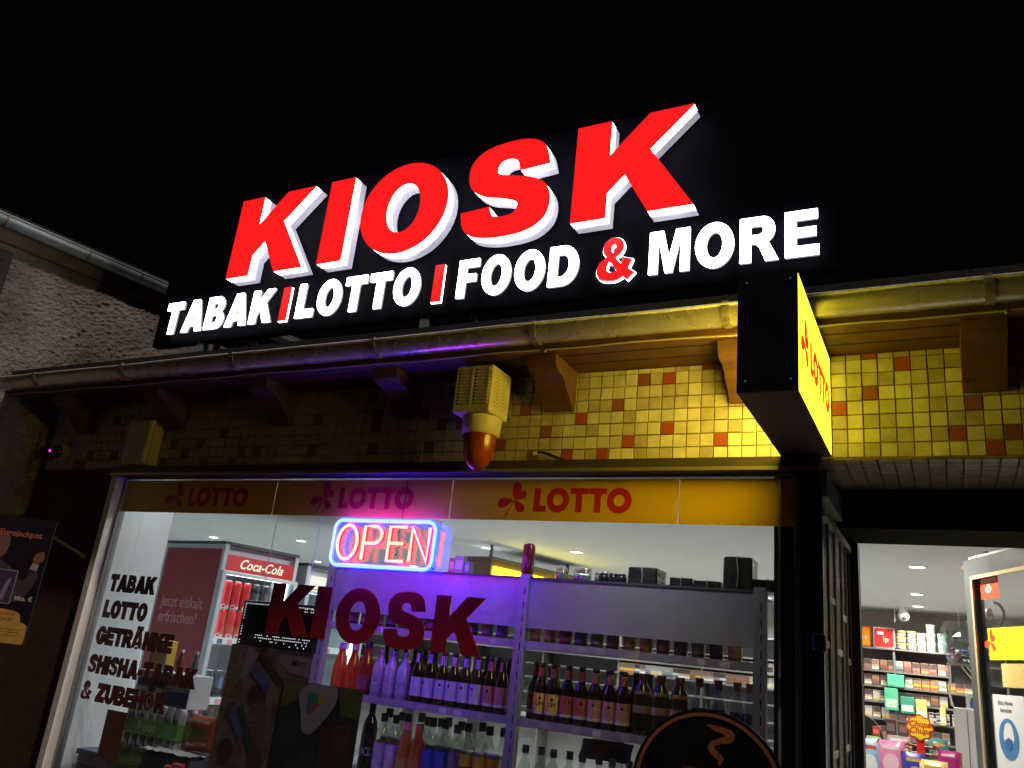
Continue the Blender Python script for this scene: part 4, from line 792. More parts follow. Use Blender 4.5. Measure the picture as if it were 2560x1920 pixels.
# lower shelf, right bay: black-lidded jars and a snack bag
JB = jar_parts((.03, .02, .03), 'dark_jar'); JC = jar_parts((.20, .20, .21), 'grey_jar')
for k in range(13): place('drink_bottle', CLR, f'{ORD[k]} black-capped bottle from the left on the lowest right shelf', 'bottle', 'black-capped bottles right', (-1.65 + k * .066, .45 + .02 * (k % 2), ZC), 0, .86)
def bag(w_, h_, d_, n=9):
    """pillow bag with sealed crimped ends, standing on z=0, facing -y"""
    vs = []; fs = []
    for s_ in (-1, 1):
        o = len(vs)
        for j in range(n + 1):
            for i in range(n + 1):
                a, b = i / n * 2 - 1, j / n * 2 - 1; f = max(0, (1 - abs(a) ** 3.2)) ** .6 * max(0, (1 - abs(b) ** 4)) ** .7
                wob = .06 * noise.noise(Vector((a * 2.3, b * 2.3, s_ * 4 + w_ * 20)))
                vs.append((a * w_ / 2 * (1 - .04 * (1 - abs(b))), s_ * d_ / 2 * (f + wob * f), (b + 1) / 2 * h_))
        for j in range(n):
            for i in range(n): fs.append((o + j * (n + 1) + i, o + j * (n + 1) + i + 1, o + (j + 1) * (n + 1) + i + 1, o + (j + 1) * (n + 1) + i))
    return MB().add(vs, fs, True)
def snack(label, col, M2, loc, rz, w_, h_, d_, tilt=0, name='snack_bag', cat='snack bag'):
    t = thing(name, label, cat, loc, rz); k = 'bag_%.2f_%.2f_%.2f' % col
    me = bag(w_, h_, d_).mesh(); mm = Matrix.Rotation(tilt, 4, 'X')
    obj('bag', me, mat(k, col, .3, var=.2, vscale=25, coat=.3), t, mm, local=True)
    obj('print', shape_mesh([closed_curve([(-w_ * .28, h_ * .5), (-w_ * .1, h_ * .68), (w_ * .2, h_ * .66), (w_ * .3, h_ * .45), (w_ * .1, h_ * .3), (-w_ * .2, h_ * .32)], 4)], .002), M2, t, mm @ T(0, -d_ / 2 - .002, 0) @ RX, local=True)
    for a_, b_, c_ in ((.0, .80, .30), (.12, .20, .18), (-.16, .16, .12)):
        obj('print', shape_mesh([[(w_ * (a_ - c_), h_ * b_), (w_ * (a_ + c_), h_ * b_), (w_ * (a_ + c_), h_ * (b_ + .07)), (w_ * (a_ - c_), h_ * (b_ + .075))]], .0015), mat('bag_strip%d' % (len(label) % 4), [(.7, .7, .66), (.6, .42, .06), (.08, .07, .2), (.5, .08, .08)][len(label) % 4], .4), t, mm @ T(0, -d_ * .44, 0) @ RX, local=True)
    return t
snack('blue and red snack bag lying on the bottles of the lowest right shelf', (.10, .09, .50), mat('print_red2', (.6, .03, .05), .4), (-1.30, .47, 1.225), .2, .22, .12, .04, R(-55))
# jars on the narrow shelf under the header
jc = [((.35, .20, .05), 'honey'), ((.30, .14, .04), 'nut_spread'), ((.20, .02, .05), 'cherry_jam'), ((.05, .04, .08), 'plum_jam'), ((.12, .14, .05), 'olive_jar'), ((.05, .03, .02), 'coffee_jar')]
JP = {n_: jar_parts(c, n_) for c, n_ in jc}
for k in range(13): place('jar', JP[jc[k % 6][1]], f'{jc[k % 6][1].replace("_", " ")} coloured jar, {ORD[k]} from the left under the right header panel', 'jar', 'jars under the right header', (-1.655 + k * .074, .455, 1.6645), k, .9)
for k in range(13): place('jar', JP[jc[(k * 5 + 3) % 6][1]], f'{jc[(k * 5 + 3) % 6][1].replace("_", " ")} coloured jar, {ORD[k]} from the left under the left header panel', 'jar', 'jars under the left header', (-2.76 + k * .078, .455, 1.6645), k, .9)
# on top of the unit
RC = can_parts((.30, .03, .05), 'red_grey_can', None, None); RC.append(('stripe', wrap(shape_mesh([[(-.03, .02), (.03, .02), (.03, .085), (.008, .085), (.0, .04), (-.008, .085), (-.03, .085)]], .0004), .0336), mat('can_silver', (.45, .45, .48), .35)))
RC.append(('lettering', wrap(text('Vr', .05, .0004, .001, .2, 'CENTER'), .0341), mat('can_maroon', (.25, .02, .04), .4)))
for v in RC[-1][1].vertices: v.co.z += .045
place('drink_can', RC, 'red and silver can standing alone on the upright between the two header panels', 'can', None, (-1.712, .425, 1.9555), .5, .86)
GJ = bottle_kind('b', [('body', MB().lathe([(.03, 0), (.034, .006), (.034, .05), (.028, .06)], 16), clear('jar_glass', (.8, .85, .82), .15, .05)), ('filling', MB().lathe([(.027, .004), (.031, .008), (.031, .035)], 14), mat('jar_fill', (.55, .58, .56), .5)), ('lid', MB().lathe([(.031, .056), (.031, .07), (.028, .072)], 16), mat('lid_gold', (.55, .5, .3), .35, metal=.6))])
for k, x in enumerate((-1.57, -1.50, -1.455, -1.40, -1.36)): place('glass_jar', GJ, f'{ORD[k]} small glass jar from the left on top of the right header', 'jar', 'glass jars on top', (x, .50 + .04 * (k % 2), 1.9445), k, .85 if k < 3 else .7)
BJ = bottle_kind('b', [('body', MB().lathe([(.026, 0), (.028, .004), (.028, .025), (.02, .036)], 12), mat('black_tub', (.012, .012, .016), .25)), ('lid', MB().lathe([(.022, .034), (.022, .046), (.019, .047)], 12), mat('black_tub_lid', (.02, .02, .025), .3))])
for k, x in enumerate((-1.345, -1.30, -1.262)): place('black_tub', BJ, f'{ORD[k]} small black tub from the left beside the wrapped black block', 'tub', 'black tubs on top', (x, .45, 1.9445), k, .85)
M_wrap = mat('black_shrink_wrap', (.035, .038, .042), .22, coat=.5, bump=.5, bscale=25)
def wrapped(label, x0, x1, y0, y1, h_, z=1.9445, seed=0):
    t = thing('wrapped_block', label, 'package', ((x0 + x1) / 2, (y0 + y1) / 2, z)); n = 8; vs = []; fs = []
    bm = bmesh.new(); bmesh.ops.create_cube(bm, size=1); bmesh.ops.bevel(bm, geom=bm.edges[:], offset=.05, segments=1, affect='EDGES'); bmesh.ops.subdivide_edges(bm, edges=bm.edges[:], cuts=3, use_grid_fill=True)
    for v in bm.verts:
        p = v.co.copy(); d = noise.noise_vector(p * 3.2 + Vector((seed, 0, 0))) * .035
        v.co = Vector(((p.x + d.x * .6) * (x1 - x0), (p.y + d.y * .6) * (y1 - y0), (p.z + .5 + d.z * .6 * (0 if p.z < -.45 else 1)) * h_))
        if v.co.z < 0: v.co.z = 0
    me = bpy.data.meshes.new('block'); bm.to_mesh(me); bm.free(); obj('block', me, M_wrap, t, local=True)
    obj('seal_seam', MB().tube([(.0, -(y1 - y0) / 2 - .003, h_ * .08), (.004, -(y1 - y0) / 2 - .004, h_ * .5), (-.002, -(y1 - y0) / 2 - .003, h_ * .95), (0, -(y1 - y0) / 4, h_ + .004)], .0025, 5), mat('seam_grey', (.35, .37, .38), .3), t, local=True)
wrapped('cube shaped black shrink-wrapped block on top of the shelf unit', -1.222, -1.09, .41, .55, .070, seed=1)
wrapped('left of two flat black shrink-wrapped packs on top of the shelf unit', -1.035, -.938, .41, .50, .034, seed=2); wrapped('right of two flat black shrink-wrapped packs on top of the shelf unit', -.932, -.822, .41, .50, .027, seed=3)
wrapped('tall black shrink-wrapped block under a ceiling lamp at the right end of the shelf unit', -.812, -.695, .41, .53, .130, seed=4); wrapped('dark wrapped block behind the right upright of the shelf unit', -.70, -.59, .46, .60, .05, seed=5)
def carton(label, x0, x1, y0, y1, z0, h_, col, cat='box', name='cardboard_box', par=None):
    t = thing(name, label, cat, ((x0 + x1) / 2, (y0 + y1) / 2, z0)); w_, d_ = (x1 - x0) / 2, (y1 - y0) / 2
    M = mat('card_%.2f_%.2f_%.2f' % col, col, .7, var=.12, vscale=20)
    obj('box', MB().cbox(-w_, w_, -d_, d_, 0, h_, .0015), M, t, local=True)
    obj('front_print', B(-w_ * .75, w_ * .75, -d_ - .001, -d_ - .0002, h_ * .25, h_ * .75), mat('cardp_%.2f_%.2f_%.2f' % col, tuple(min(1, c * 1.6 + .08) for c in col), .7), t, local=True)
    return t
carton('pale green round-topped pack on top of the purple-lit header', -2.115, -2.065, .44, .47, 1.9445, .085, (.42, .50, .42)); carton('grey blue pack beside the pale green pack on top of the header', -2.058, -2.03, .44, .48, 1.9445, .06, (.28, .33, .40)); carton('orange and white pack left of the pale green pack on the header', -2.155, -2.12, .45, .48, 1.9445, .075, (.55, .35, .22))
# ================================================================= HANGING IN THE WINDOW
ls = thing('led_display', 'black LED message board with rows of white dots behind the KIOSK lettering', 'display', (-2.81, .05, 1.515))
obj('housing', MB().cbox(-3.040, -2.578, .045, .085, 1.512, 1.722, .003), mat('display_black', (.008, .008, .010), .35), ls)
dots_ = []
for k in range(28): dots_ += [(-3.018 + k * .0152, 1.707)] if (k < 12 or k > 18) else []
for k in range(15):
    if k not in (6, 7, 12): dots_.append((-3.022, 1.70 - k * .0125))
for k in range(28):
    x = -2.925 + k * .0122
    if random.random() < .85: dots_.append((x, 1.566))
    if random.random() < .7: dots_.append((x, 1.554))
    if random.random() < .22: dots_.append((x, 1.541))
    if random.random() < .1: dots_.append((x, 1.529))
for k in range(7): dots_ += [(-2.66 + k * .0122, 1.702), (-2.66 + k * .0122, 1.69)] if k % 3 else []
dm = MB()
for x, z in dots_: dm.lathe([(.0019, 0), (.0019, .0012)], 6, sm=False) if False else dm.box(x - .0018, x + .0018, .0436, .0446, z - .0018, z + .0018)
d1 = obj('dots', dm, glow('led_white', (.85, .9, 1.0), 1.6), ls); d1['kind'] = 'stuff'
obj('hanging_wire', MB().tube([(-2.95, .065, 1.722), (-2.95, .065, 2.45)], .0012, 5), M_gs, ls); obj('hanging_wire', MB().tube([(-2.67, .065, 1.722), (-2.67, .065, 2.45)], .0012, 5), M_gs, ls)

cp = thing('collage_poster', 'dim snack advertising poster with ice cream bars leaning in the window under the LED board', 'poster', (-2.83, .03, .65))
bdp = obj('board', B(-3.045, -2.545, .028, .032, .652, 1.515), mat('poster_mauve', (.22, .14, .17), .6, var=.5, vscale=14), cp)
def pf(name, conts, M, y=.0274, par=None, dep=.0006): return obj(name, shape_mesh(conts, dep), M, par or bdp, T(0, y, 0) @ RX)
pf('wood_print', [[(-3.045, .66), (-3.045, 1.50), (-2.99, 1.50), (-2.96, 1.3), (-3.0, .9), (-2.98, .66)]], mat('poster_wood', (.24, .15, .12), .6, var=.5, vscale=25))
pf('light_print', [[(-2.94, 1.512), (-2.86, 1.512), (-2.90, 1.40), (-2.95, 1.36)]], mat('poster_pale', (.34, .24, .32), .6), .0273); pf('light_print', [[(-2.74, 1.512), (-2.55, 1.515), (-2.55, 1.41), (-2.66, 1.42), (-2.73, 1.46)]], mat('poster_pale'), .0272)
def cb_(cx, cz, w_, l_, a): return [[(cx + x * math.cos(a) - z * math.sin(a), cz + x * math.sin(a) + z * math.cos(a)) for x, z in ((-l_ / 2, -w_ / 2), (l_ / 2, -w_ / 2), (l_ / 2, w_ / 2), (-l_ / 2, w_ / 2))]]
blob = lambda cx, cz, r, sd: [closed_curve([(cx + r * (1 + .3 * noise.noise(Vector((k * 1.3, sd, 0)))) * math.cos(R(k * 30)), cz + 1.1 * r * (1 + .3 * noise.noise(Vector((k * 1.3, sd, 5)))) * math.sin(R(k * 30))) for k in range(12)], 3)]
for i, (cx, cz, r) in enumerate(((-2.83, 1.30, .055), (-2.80, 1.22, .06), (-2.79, 1.13, .05), (-2.77, 1.04, .045), (-2.95, 1.33, .03), (-2.97, 1.22, .04), (-2.96, 1.05, .05), (-2.90, .95, .06), (-2.98, .90, .05))):
    pf('nut_print', blob(cx, cz, r, i), mat('poster_nut%d' % (i % 3), [(.10, .045, .035), (.20, .10, .08), (.16, .08, .09)][i % 3], .6, var=.9, vscale=70), .0270 - i * .0001)
pf('wrapper_print', cb_(-2.83, 1.385, .05, .15, R(-35)), mat('poster_blue', (.12, .12, .45), .5, var=.5, vscale=30), .0258); pf('bar_print', cb_(-2.775, 1.425, .032, .20, R(-36)), mat('poster_bar', (.05, .045, .04), .5), .0256)
pf('wrapper_print', cb_(-2.92, 1.17, .045, .14, R(-52)), mat('poster_blue'), .0254); pf('bar_print', cb_(-2.86, 1.16, .035, .22, R(-58)), mat('poster_green', (.035, .06, .05), .5), .0252)
obj('lettering', text('Mars', .042, .0006, .0003, .4), mat('poster_ink', (.03, .015, .03), .5), bdp, T(-2.665, .0262, 1.452) @ RX)
gp_ = thing('play_card_poster', 'dark poster with pale rounded triangle emblem in front of the snack poster', 'poster', (-2.45, .02, .65))
bd2 = obj('board', B(-2.672, -2.232, .017, .021, .652, 1.392), mat('poster_night', (.020, .022, .030), .5, var=.4, vscale=5), gp_)
pf('green_print', [[(-2.67, 1.39), (-2.55, 1.39), (-2.58, 1.32), (-2.67, 1.27)], [(-2.36, 1.39), (-2.234, 1.39), (-2.234, 1.275), (-2.33, 1.28)]], mat('poster_olive', (.12, .14, .03), .5, var=.3, vscale=10), .0164, bd2)
pf('emblem', [closed_curve([(-2.575, 1.34), (-2.53, 1.385), (-2.44, 1.391), (-2.372, 1.388), (-2.365, 1.33), (-2.40, 1.27), (-2.46, 1.20), (-2.50, 1.185), (-2.53, 1.20), (-2.55, 1.27)], 4), [(-2.525, 1.355), (-2.52, 1.27), (-2.50, 1.265), (-2.42, 1.33), (-2.42, 1.345)]], mat('emblem_white', (.36, .36, .44), .5), .0162, bd2)
for pts, c, nm in (([(-2.525, 1.355), (-2.52, 1.27), (-2.48, 1.31)], (.05, .22, .42), 'sky'), ([(-2.47, 1.352), (-2.42, 1.345), (-2.42, 1.33), (-2.45, 1.31)], (.55, .40, .06), 'yellow'), ([(-2.52, 1.27), (-2.50, 1.265), (-2.45, 1.31), (-2.48, 1.31)], (.42, .06, .07), 'red'), ([(-2.525, 1.355), (-2.47, 1.352), (-2.45, 1.31), (-2.48, 1.31)], (.08, .30, .12), 'green')):
    pf('emblem_facet', [pts], mat('facet_' + nm, c, .5), .0158, bd2)
pf('lower_print', [[(-2.42, 1.0), (-2.42, 1.22), (-2.27, 1.25), (-2.25, 1.0)]], mat('poster_wine', (.10, .035, .045), .5, var=.4, vscale=12), .0163, bd2)

# ================================================================= STACK IN THE LEFT OF THE WINDOW
pd = thing('display_plinth', 'low grey plinth carrying the stacked goods in the left window corner', 'plinth', (-3.6, .25, .03))
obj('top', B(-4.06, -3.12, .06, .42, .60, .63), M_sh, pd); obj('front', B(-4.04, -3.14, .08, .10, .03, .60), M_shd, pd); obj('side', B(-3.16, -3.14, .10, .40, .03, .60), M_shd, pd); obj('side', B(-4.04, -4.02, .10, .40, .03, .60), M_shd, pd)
SC = bottle_kind('b', [('body', MB().lathe([(.024, 0), (.0285, .006), (.0285, .125), (.024, .138)], 14), mat('silver_can', (.52, .55, .62), .3, metal=.5, var=.25, vscale=30)), ('lid', MB().lathe([(.024, .138), (.0235, .142), (.021, .14)], 14), M_lidm), ('lettering', wrap(text('8', .06, .0004, .0004, 0, 'CENTER'), .0292), mat('can_ink', (.05, .07, .12), .5))])
for v in SC[2][1].vertices: v.co.z += .05
def tray(z, y, label, nm):
    t = thing('can_tray', label, 'tray', (-3.60, y, z)); a, b, d_, h_ = -.205, .205, .14, .075
    M = mat('tray_green', (.14, .34, .07), .55, var=.12, vscale=14)
    obj('tray', MB().box(a, b, -d_ / 2, d_ / 2, 0, .003).box(a, b, -d_ / 2 - .002, -d_ / 2, 0, h_).box(a, b, d_ / 2, d_ / 2 + .002, 0, h_).box(a - .002, a, -d_ / 2, d_ / 2, 0, h_).box(b, b + .002, -d_ / 2, d_ / 2, 0, h_), M, t, local=True)
    obj('lettering', text('frooc', .062, .0005, .0006, 0), mat('tray_white', (.5, .62, .45), .5), t, T(-.08, -d_ / 2 - .003, .02) @ RX, local=True)
    obj('code_print', B(.12, .17, -d_ / 2 - .0035, -d_ / 2 - .0022, .012, .06), mat('tray_code', (.22, .34, .24), .6), t, local=True)
    for k in range(7):
        for j in range(2):
            place('drink_can', SC, f'{ORD[k]} silver can from the left in the {"front" if not j else "back"} row of the {nm} green tray', 'can', 'silver cans in green trays', (-3.60 - .174 + k * .058, y - .036 + j * .062, z + .0035), random.uniform(-.5, .9), 1)
tray(.885, .20, 'green cardboard tray of silver cans, lower of the two in the window', 'lower')
tray(1.03, .20, 'green cardboard tray lettered frooc, upper of the two in the window', 'upper')
carton('plain cardboard box under the green trays', -3.80, -3.40, .12, .30, .63, .25, (.20, .15, .10))
wb = thing('white_blue_carton', 'white and blue carton on top of the green trays', 'box', (-3.59, .23, 1.173))
obj('box', MB().cbox(-.20, .19, -.07, .07, 0, .16, .002), mat('carton_white', (.60, .63, .66), .6), wb, local=True)
obj('blue_print', B(.0, .188, -.0715, -.0702, .01, .075), mat('carton_blue', (.03, .045, .28), .5), wb, local=True); obj('blue_print', B(-.198, .01, -.0715, -.0702, .082, .12), mat('carton_blue'), wb, local=True)
obj('emblem', shape_mesh([closed_curve([(-.005, .075), (.02, .092), (.05, .088), (.04, .07), (.015, .065)], 4)], .001), mat('carton_orange', (.55, .22, .04), .5), wb, T(0, -.0722, 0) @ RX, local=True); obj('code_print', B(.12, .16, -.0714, -.0702, .11, .145), mat('tray_code'), wb, local=True)
cr = thing('wrapped_cans', 'dark blue shrink-wrapped crate with crumpled clear film in the window', 'crate', (-3.36, .13, .62))
carton('grey box under the dark blue crate', -3.52, -3.20, .07, .24, .63, .20, (.12, .12, .14))
obj('block', MB().cbox(-.16, .16, -.07, .07, .212, .36, .01), mat('crate_navy', (.022, .022, .075), .3, coat=.4, bump=.4, bscale=20), cr, local=True)
fm = MB(); n = 12; vs = [((i / n - .5) * .34, (j / n - .5) * .16, .368 + .012 * noise.noise(Vector((i * .7, j * .9, 1))) + (.004 if (i + j) % 2 else 0)) for j in range(n + 1) for i in range(n + 1)]
obj('film', fm.add(vs, [(j * (n + 1) + i, j * (n + 1) + i + 1, (j + 1) * (n + 1) + i + 1, (j + 1) * (n + 1) + i) for j in range(n) for i in range(n)]), mat('crumpled_film', (.55, .58, .62), .2, coat=.5), cr, local=True)
snack('orange snack bag beside the upper green tray', (.55, .10, .015), mat('bag_olive', (.24, .22, .05), .4), (-3.30, .20, .995), .15, .19, .165, .08); carton('grey box under the orange snack bag', -3.385, -3.20, .15, .30, .63, .36, (.13, .12, .13))
for k, (x, z) in enumerate(((-3.30, .885), (-3.245, .90), (-3.19, .885))): snack(f'{ORD[k]} small red sweet bag from the left at the foot of the window', (.60, .05, .06), mat('bag_pale', (.75, .4, .42), .4), (x, .045, z), .2 * k, .07, .06, .035)
ty = thing('yellow_pack', 'yellow and white pack standing behind the SHISHA-TABAK lettering', 'pack', (-3.72, .23, 1.334))
obj('body', MB().cbox(-.055, .055, -.03, .03, 0, .15, .003), mat('pack_yellow', (.62, .42, .03), .45), ty, local=True); obj('side_print', B(.02, .054, -.0315, -.0302, .0, .149), mat('pack_white', (.6, .6, .62), .5), ty, local=True); obj('notch_print', shape_mesh([[(-.03, .149), (.015, .149), (-.008, .10)]], .001), M_slot, ty, T(0, -.0312, 0) @ RX, local=True); obj('side_panel', B(-.068, -.0552, -.03, .03, 0, .16), mat('pack_rust', (.28, .09, .03), .5), ty, local=True)
for k, (x, c) in enumerate(((-3.60, (.30, .09, .10)), (-3.49, (.28, .26, .24)))): place('drink_bottle', soda_parts(c, 'bottle_tone%d' % k), ['dark red bottle', 'grey topped bottle'][k] + ' on the white and blue carton', 'bottle', None, (x, .24, 1.334), 0, .55)
bc = thing('blue_crate', 'dark blue bottle crate in the bottom left corner of the window', 'crate', (-3.93, .2, .63))
obj('crate', MB().box(-.10, .12, -.10, .10, 0, .26).box(-.11, .13, -.11, .11, .2605, .285), mat('crate_blue', (.035, .05, .14), .4), bc, local=True)
for k in range(4): obj('slot', B(-.085 + k * .05, -.05 + k * .05, -.1015, -.1002, .04, .22), M_slot, bc, local=True)

# ================================================================= BACK OF THE SHOP
YB = 6.30
bs = thing('back_shelves', 'tall dark tobacco shelving along the back wall behind the counter', 'shelf', (-1.8, 6.5, .03))
M_bs = mat('back_shelf', (.16, .155, .15), .6); SZ = (2.05, 1.835, 1.69, 1.545, 1.39, 1.22, 1.05, .85)
BX0, BX1 = -7.2, 1.4
obj('back_panel', B(BX0, BX1, 6.60, 6.63, .03, 2.06), mat('back_panel_grey', (.34, .33, .32), .7), bs)
for z in SZ: obj('shelf', B(BX0, BX1, YB - .01, 6.599, z - .016, z), M_bs, bs)
for k in range(10): obj('upright', B(BX0 - .01 + k * .956, BX0 + .01 + k * .956, YB, 6.60, .03, 2.03), M_bs, bs)
PAL = [(.50, .34, .20), (.40, .22, .16), (.55, .52, .46), (.30, .20, .16), (.42, .36, .30), (.20, .26, .30), (.45, .14, .10), (.58, .50, .16), (.32, .40, .22), (.62, .60, .56)]
CN = ['tan', 'rust', 'cream', 'brown', 'grey', 'slate', 'red', 'yellow', 'green', 'white']
def pack_mesh(ci):
    return bottle_kind('p', [('pack', MB().cbox(-.031, .031, 0, .09, 0, .092, .002), mat('pack_%s' % CN[ci], PAL[ci], .5, var=.25, vscale=50)), ('warning_print', B(-.029, .029, -.0012, -.0002, .048, .088), mat('warn_%d' % (ci % 3), [(.08, .06, .06), (.30, .18, .14), (.5, .46, .42)][ci % 3], .6, var=.5, vscale=60)), ('band', B(-.029, .029, -.0012, -.0002, .008, .026), mat('band_%d' % (ci % 4), [(.7, .68, .6), (.1, .1, .12), (.55, .4, .1), (.4, .1, .1)][ci % 4], .5))])
PK = [pack_mesh(i) for i in range(10)]
seq = {1: [3, 4, 1, 3, 5, 1, 3, 6, 3, 4, 1, 3, 0, 6], 2: [0, 1, 0, 8, 8, 8, 7, 7, 7, 8, 7, 6, 0, 9, 6], 3: [0, 2, 0, 8, 3, 9, 3, 0, 1, 2], 4: [2, 0, 2, 3, 3, 0, 3, 1, 9, 2], 5: [3, 1, 3, 6, 7, 3, 1, 0, 3, 4]}
for si_, lst in seq.items():
    for k, ci in enumerate(lst):
        x = -.755 + k * .0735 + random.uniform(-.003, .003)
        place('tobacco_pack', PK[ci], f'{CN[ci]} tobacco pack, {ORD[k]} from the left on the {ORD[si_]} back shelf seen through the door', 'pack', 'tobacco packs on the back shelves', (x, YB + .005 + random.uniform(0, .01), SZ[si_]), random.uniform(-.08, .08), 1.1)
for k in range(38):     # seen through the gap above the bottles and through the narrow window slit
    x = -3.35 + k * .064
    if -.86 < x: continue
    ci = [7, 7, 7, 9, 4, 5, 2, 2, 5, 5, 9, 0][k % 12] if k < 12 else random.randrange(10)
    for zi, w_ in ((3, 'fourth'), (2, 'third')):
        if zi == 2 and k < 6: ci = 7
        place('tobacco_pack', PK[ci], f'{CN[ci]} pack, {ORD[k % 30]} from the left, {w_} back shelf behind the bottles' + (', far half' if k >= 30 else ''), 'pack', 'packs seen through the bottle shelves', (x, YB + .01, SZ[zi]), random.uniform(-.05, .05), 1.15)
def tub(w_, h_, name, c1, c2, n_lids): 
    P = [('tub', MB().lathe([(w_ * .43, 0), (w_ * .5, h_ - .012), (w_ * .5, h_ - .012)], 16), mat(name, c1, .4)), ('label', MB().lathe([(w_ * .455, h_ * .2), (w_ * .493, h_ * .75)], 16, cap=False), mat(name + '_lab', c2, .5, var=.3, vscale=40)), ('lid', MB().lathe([(w_ * .52, h_ - .013), (w_ * .52, h_), (w_ * .48, h_ + .001)], 16), mat(name + '_lid', n_lids, .4))]
    return bottle_kind('t', P)
T1 = tub(.088, .060, 'tub_gold', (.10, .08, .05), (.60, .46, .28), (.62, .52, .18)); T2 = tub(.088, .060, 'tub_sky', (.10, .10, .10), (.35, .48, .58), (.62, .60, .2)); T3 = tub(.082, .085, 'tub_white', (.62, .63, .6), (.5, .56, .5), (.65, .65, .64)); T4 = tub(.088, .088, 'tub_mint', (.30, .52, .45), (.34, .58, .50), (.25, .42, .38))
ZT = SZ[0]
for k in range(3):
    lv = ['bottom', 'middle', 'top'][k]
    place('tobacco_tub', T1, f'gold and black tub, {lv} of its stack on the top back shelf', 'tub', 'tubs on the top shelf', (-.44, YB + .08, ZT + .0605 * k), 0); place('tobacco_tub', T2, f'sky blue and black tub, {lv} of its stack on the top back shelf', 'tub', 'tubs on the top shelf', (-.345, YB + .08, ZT + .0605 * k), 0)
    place('tobacco_tub', T3, f'white tub with dark emblem, {lv} of its stack on the top back shelf', 'tub', 'tubs on the top shelf', (-.172, YB + .08, ZT + .087 * k), 0)
for k in range(2):
    place('tobacco_tub', T4, f'mint green tub, {["lower", "upper"][k]} of its stack on the top back shelf', 'tub', 'tubs on the top shelf', (-.072, YB + .08, ZT + .090 * k), 0); place('tobacco_tub', T3, f'pale tub, {["lower", "upper"][k]} of the low stack left of the white tubs', 'tub', 'tubs on the top shelf', (-.258, YB + .08, ZT + .086 * k), 0)
def tin(x, w_, col, rim, ch, label):
    t = thing('tobacco_tin', label, 'tin', (x, YB + .05, ZT)); h_ = .20; c = .02
    def rr_(w2, h2, i): 
        q = []
        for cx, cz, a in ((w2 - c, h2 - c, 0), (-w2 + c, h2 - c, 90), (-w2 + c, -h2 + c, 180), (w2 - c, -h2 + c, 270)): q += [(cx + c * math.cos(R(a + 30 * j)), cz + h_ / 2 + c * math.sin(R(a + 30 * j))) for j in range(4)]
        return q
    obj('body', shape_mesh([rr_(w_ / 2, h_ / 2, 0)], .08), mat('tin_' + rim[0], rim[1], .35, metal=.3), t, T(0, .0, 0) @ RX, local=True); obj('front', shape_mesh([rr_(w_ / 2 - .012, h_ / 2 - .012, 0)], .006), mat('tin_face%d' % int(x * -100), col, .4), t, T(0, -.043, 0) @ RX, local=True)
    obj('lettering', text(ch, .075, .001, .001, 0, 'CENTER'), mat('tin_ink', (.75, .5, .4) if ch != 'H' else (.3, .05, .02), .5), t, T(.015, -.0475, .06) @ RX, local=True); obj('badge', B(-w_ * .32, -w_ * .02, -.049, -.0465, .125, .155), mat('pack_white'), t, local=True)
tin(-.592, .198, (.62, .03, .03), ('pale', (.62, .60, .58)), 'ip', 'red tin with pale rim on the top back shelf'); tin(-.795, .16, (.85, .28, .01), ('red', (.6, .08, .02)), 'H', 'orange tin on the top back shelf beside the door post')
# green and yellow displays further down
def disp(x, z, w_, h_, col, col2, label, y=YB - .06):
    t = thing('product_display', label, 'display box', (x, y, z)); obj('box', MB().cbox(-w_ / 2, w_ / 2, 0, .05, 0, h_, .003), mat('disp_%.2f_%.2f' % col[:2], col, .4, var=.1, vscale=20), t, local=True); obj('print', B(-w_ * .42, w_ * .42, -.0015, -.0002, h_ * .12, h_ * .5), mat('dispp_%.2f_%.2f' % col2[:2], col2, .5, var=.35, vscale=30), t, local=True)
disp(-.50, 1.69, .15, .115, (.10, .50, .30), (.14, .55, .36), 'mint green display box on the third back shelf'); disp(-.545, 1.475, .12, .20, (.10, .48, .28), (.45, .62, .52), 'tall green display with cloudy print below the mint box'); disp(-.405, 1.46, .12, .15, (.05, .30, .18), (.62, .66, .62), 'dark green display with white print'); disp(-.285, 1.40, .095, .20, (.60, .52, .18), (.62, .62, .58), 'yellow and white tall display stand'); 
disp(-.105, 1.39, .05, .16, (.60, .62, .20), (.62, .62, .56), 'slim lime green display among small white packs')
for k in range(8): place('small_pack', PK[9 if k % 3 else 2], f'{ORD[k % 4]} small white pack from the left in the {["lower", "upper"][k // 4]} row beside the lime display', 'pack', 'small white packs', (-.205 + (k % 4) * .058 + (.02 if k % 4 > 1 else 0), YB - .03 + .01 * (k // 4), 1.39 + .052 * (k // 4)), 0, .55)
# counter things nearer the door
lolly = thing('lollipop_stand', 'yellow flower-shaped Chupa Chups sign on a red stand', 'sign', (-.18, 2.4, .95))
fl = [( .066 * (1 + .07 * math.cos(8 * R(a))) * math.cos(R(a)), .066 * (1 + .07 * math.cos(8 * R(a))) * math.sin(R(a))) for a in range(0, 360, 6)]
obj('flower', shape_mesh([fl], .006), mat('lolly_red', (.62, .07, .02), .4), lolly, T(-.18, 2.38, 1.452) @ RX); obj('flower_face', shape_mesh([[(x * .88, y * .88) for x, y in fl]], .004), mat('lolly_yellow', (.85, .58, .03), .4), lolly, T(-.18, 2.374, 1.452) @ RX)
for tx, z in (('Chupa', 1.457), ('Chups', 1.423)): obj('lettering', text(tx, .042, .001, .001, .25, 'CENTER'), mat('lolly_ink', (.55, .03, .02), .4), lolly, T(-.18, 2.371, z) @ RX)
obj('stem', MB().cbox(-.20, -.16, 2.385, 2.42, .95, 1.40, .008), mat('stem_red', (.60, .02, .02), .35), lolly)
